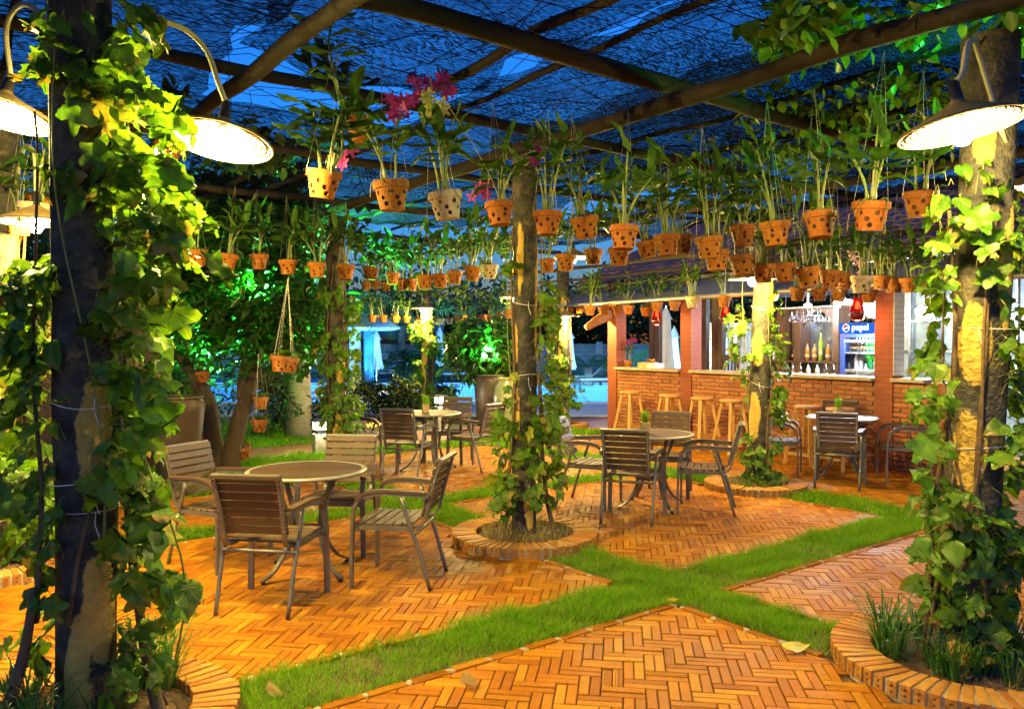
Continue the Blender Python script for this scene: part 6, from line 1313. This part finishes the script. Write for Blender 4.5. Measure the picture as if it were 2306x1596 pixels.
# loungers
CUSH = mat('grey cushion', (.42, .42, .42), .85); 
def make_lounger():
    t = thing('sun_lounger', 'x', 'lounger', (0, 0, 0), 0, 'sun loungers by the pool'); m_ = MB(); m_.box((0, 0, .3), (.65, 1.95, .06)); m_.build('frame', MT['darkwood'], t)
    for sx in (-.28, .28):
        for sy in (-.85, .75): m_ = MB(); m_.box((sx, sy, .135), (.07, .07, .27)); m_.build('leg', MT['darkwood'], t)
    m_ = MB(); m_.cbox((0, -.3, .365), (.62, 1.3, .07), .02); m_.build('mattress', CUSH, t); m_ = MB(); m_.cbox((0, .62, .58), (.62, .75, .07), .02, rot=Matrix.Rotation(R_(38), 3, 'X')); m_.build('backrest', CUSH, t); return t
LG0 = make_lounger()
for i, (x, y, rz, lb) in enumerate(((805, 856, -.5, 'grey lounger left of the blue pool column'), (866, 858, -.6, 'grey lounger right of the blue pool column'), (1028, 860, -1.0, 'cream lounger behind the pool in the middle'), (985, 857, -1.0, 'lounger half hidden by the far post vine'), (1306, 868, -1.1, 'lounger under the closed umbrella left of the bar'), (1352, 876, -1.3, 'lounger at the left column of the bar'))):
    c = LG0 if i == 0 else copy_tree(LG0); p_ = V(x, y); c.location = (p_.x, p_.y, 0); c.rotation_euler = (0, 0, rz); c['label'] = lb
def umbrella(x, d, ztop, label, zlow=.75, r=.19):
    p_ = Vd(x, 800, d); p_.z = 0; t = thing('closed_umbrella', label, 'umbrella', p_, 0, 'closed white parasols'); m_ = MB(); m_.tube([(0, 0, 0), (0, 0, ztop+.06)], .022, 8); m_.build('pole', MT['steel'], t); n = 32; vs = []; zz = [zlow, zlow+.1, ztop*.55, ztop-.35, ztop-.12, ztop]; rr = [r*1.1, r, r*.75, r*.5, r*.35, .03]
    for z, q in zip(zz, rr):
        for k in range(n): a = 2*math.pi*k/n; e = q*(1+.22*math.sin(8*a)); vs.append((e*math.cos(a), e*math.sin(a), z+(.05*math.sin(8*a+.7) if z == zlow else 0)))
    fs = [(i*n+k, i*n+(k+1) % n, (i+1)*n+(k+1) % n, (i+1)*n+k) for i in range(5) for k in range(n)]; m_ = MB(); m_.add(vs, fs); m_.build('canopy', MT['white'], t, True)
    m_ = MB(); vs = []
    for z, q in ((ztop-.28, .15), (ztop-.22, .12), (ztop, .035)):
        for k in range(n): a = 2*math.pi*k/n; e = q*(1+.15*math.sin(8*a+1)); vs.append((e*math.cos(a), e*math.sin(a), z))
    m_.add(vs, [(i*n+k, i*n+(k+1) % n, (i+1)*n+(k+1) % n, (i+1)*n+k) for i in range(2) for k in range(n)]); m_.build('top_flounce', MT['white'], t, True)
umbrella(1283, 27, 2.05, 'closed white umbrella by the pool left of the bar'); umbrella(1499, 20, 2.5, 'tall closed white umbrella seen through the bar at left', .8, .22); umbrella(1518, 23, 2.05, 'closed white umbrella right beside the tall one'); umbrella(1641, 22, 2.1, 'closed white umbrella seen right of the dark inner posts'); umbrella(1673, 20, 2.2, 'closed white umbrella half hidden by the post vine', .8, .22)
umbrella(848, 27, 2.0, 'furled white cloth umbrella right behind the blue pool column'); umbrella(990, 31, 2.2, 'small closed umbrella behind the far post vine'); umbrella(1142, 30, 2.0, 'closed umbrella in the gap left of the central post')
# back walls
t = thing('block_wall', 'long grey concrete block garden wall behind the pool', 'wall', (0, 36.6, 0), 0); m_ = MB(); m_.box((0, 0, .78), (62, .2, 1.56)); m_.build('wall', BLOCKM, t)
for k in range(15): m_ = MB(); m_.box((-28+k*4, -.13, .83), (.3, .1, 1.66)); m_.build('pier', MT['conc'], t)
m_ = MB(); pw = Vd(1755, 800, 27); m_.box((0, 0, 1.15), (5.2, .2, 2.3)); o = m_.build('garden_wall', mat('cream render', (.62, .55, .42), .8, var=.1)); o.location = (pw.x, 27, 0); tag(o, 'cream rendered wall beyond the bar behind umbrellas', 'wall')
t = thing('wall_light', 'bright vertical wall light seen past the middle column', 'lamp', (pw.x-2.5, 26.84, 1.1), 0); m_ = MB(); m_.box((0, 0, .25), (.1, .06, .9)); m_.build('diffuser', emat('wall lamp', (1, .85, .5), 1.2), t); light('wall_glow', (0, -.25, .25), 45, (1, .85, .55), .15, t)
hp = Vd(850, 770, 39.5); t = thing('far_hut', 'low hut with bluish corrugated roof behind the pool', 'building', (hp.x, 39.5, 0), 0); m_ = MB(); m_.box((0, 0, 1.1), (6, 3, 2.2)); m_.build('wall', MT['darkwood'], t); m_ = MB()
for k in range(40): x = -3.4+k*.17; m_.add([(x, -2.3, 1.95), (x+.085, -2.3, 1.99), (x+.17, -2.3, 1.95), (x, 0, 2.75), (x+.085, 0, 2.79), (x+.17, 0, 2.75)], [(0, 1, 4, 3), (1, 2, 5, 4)])
m_.build('roof', mat('corrugated sheet', (.25, .3, .4), .5), t)
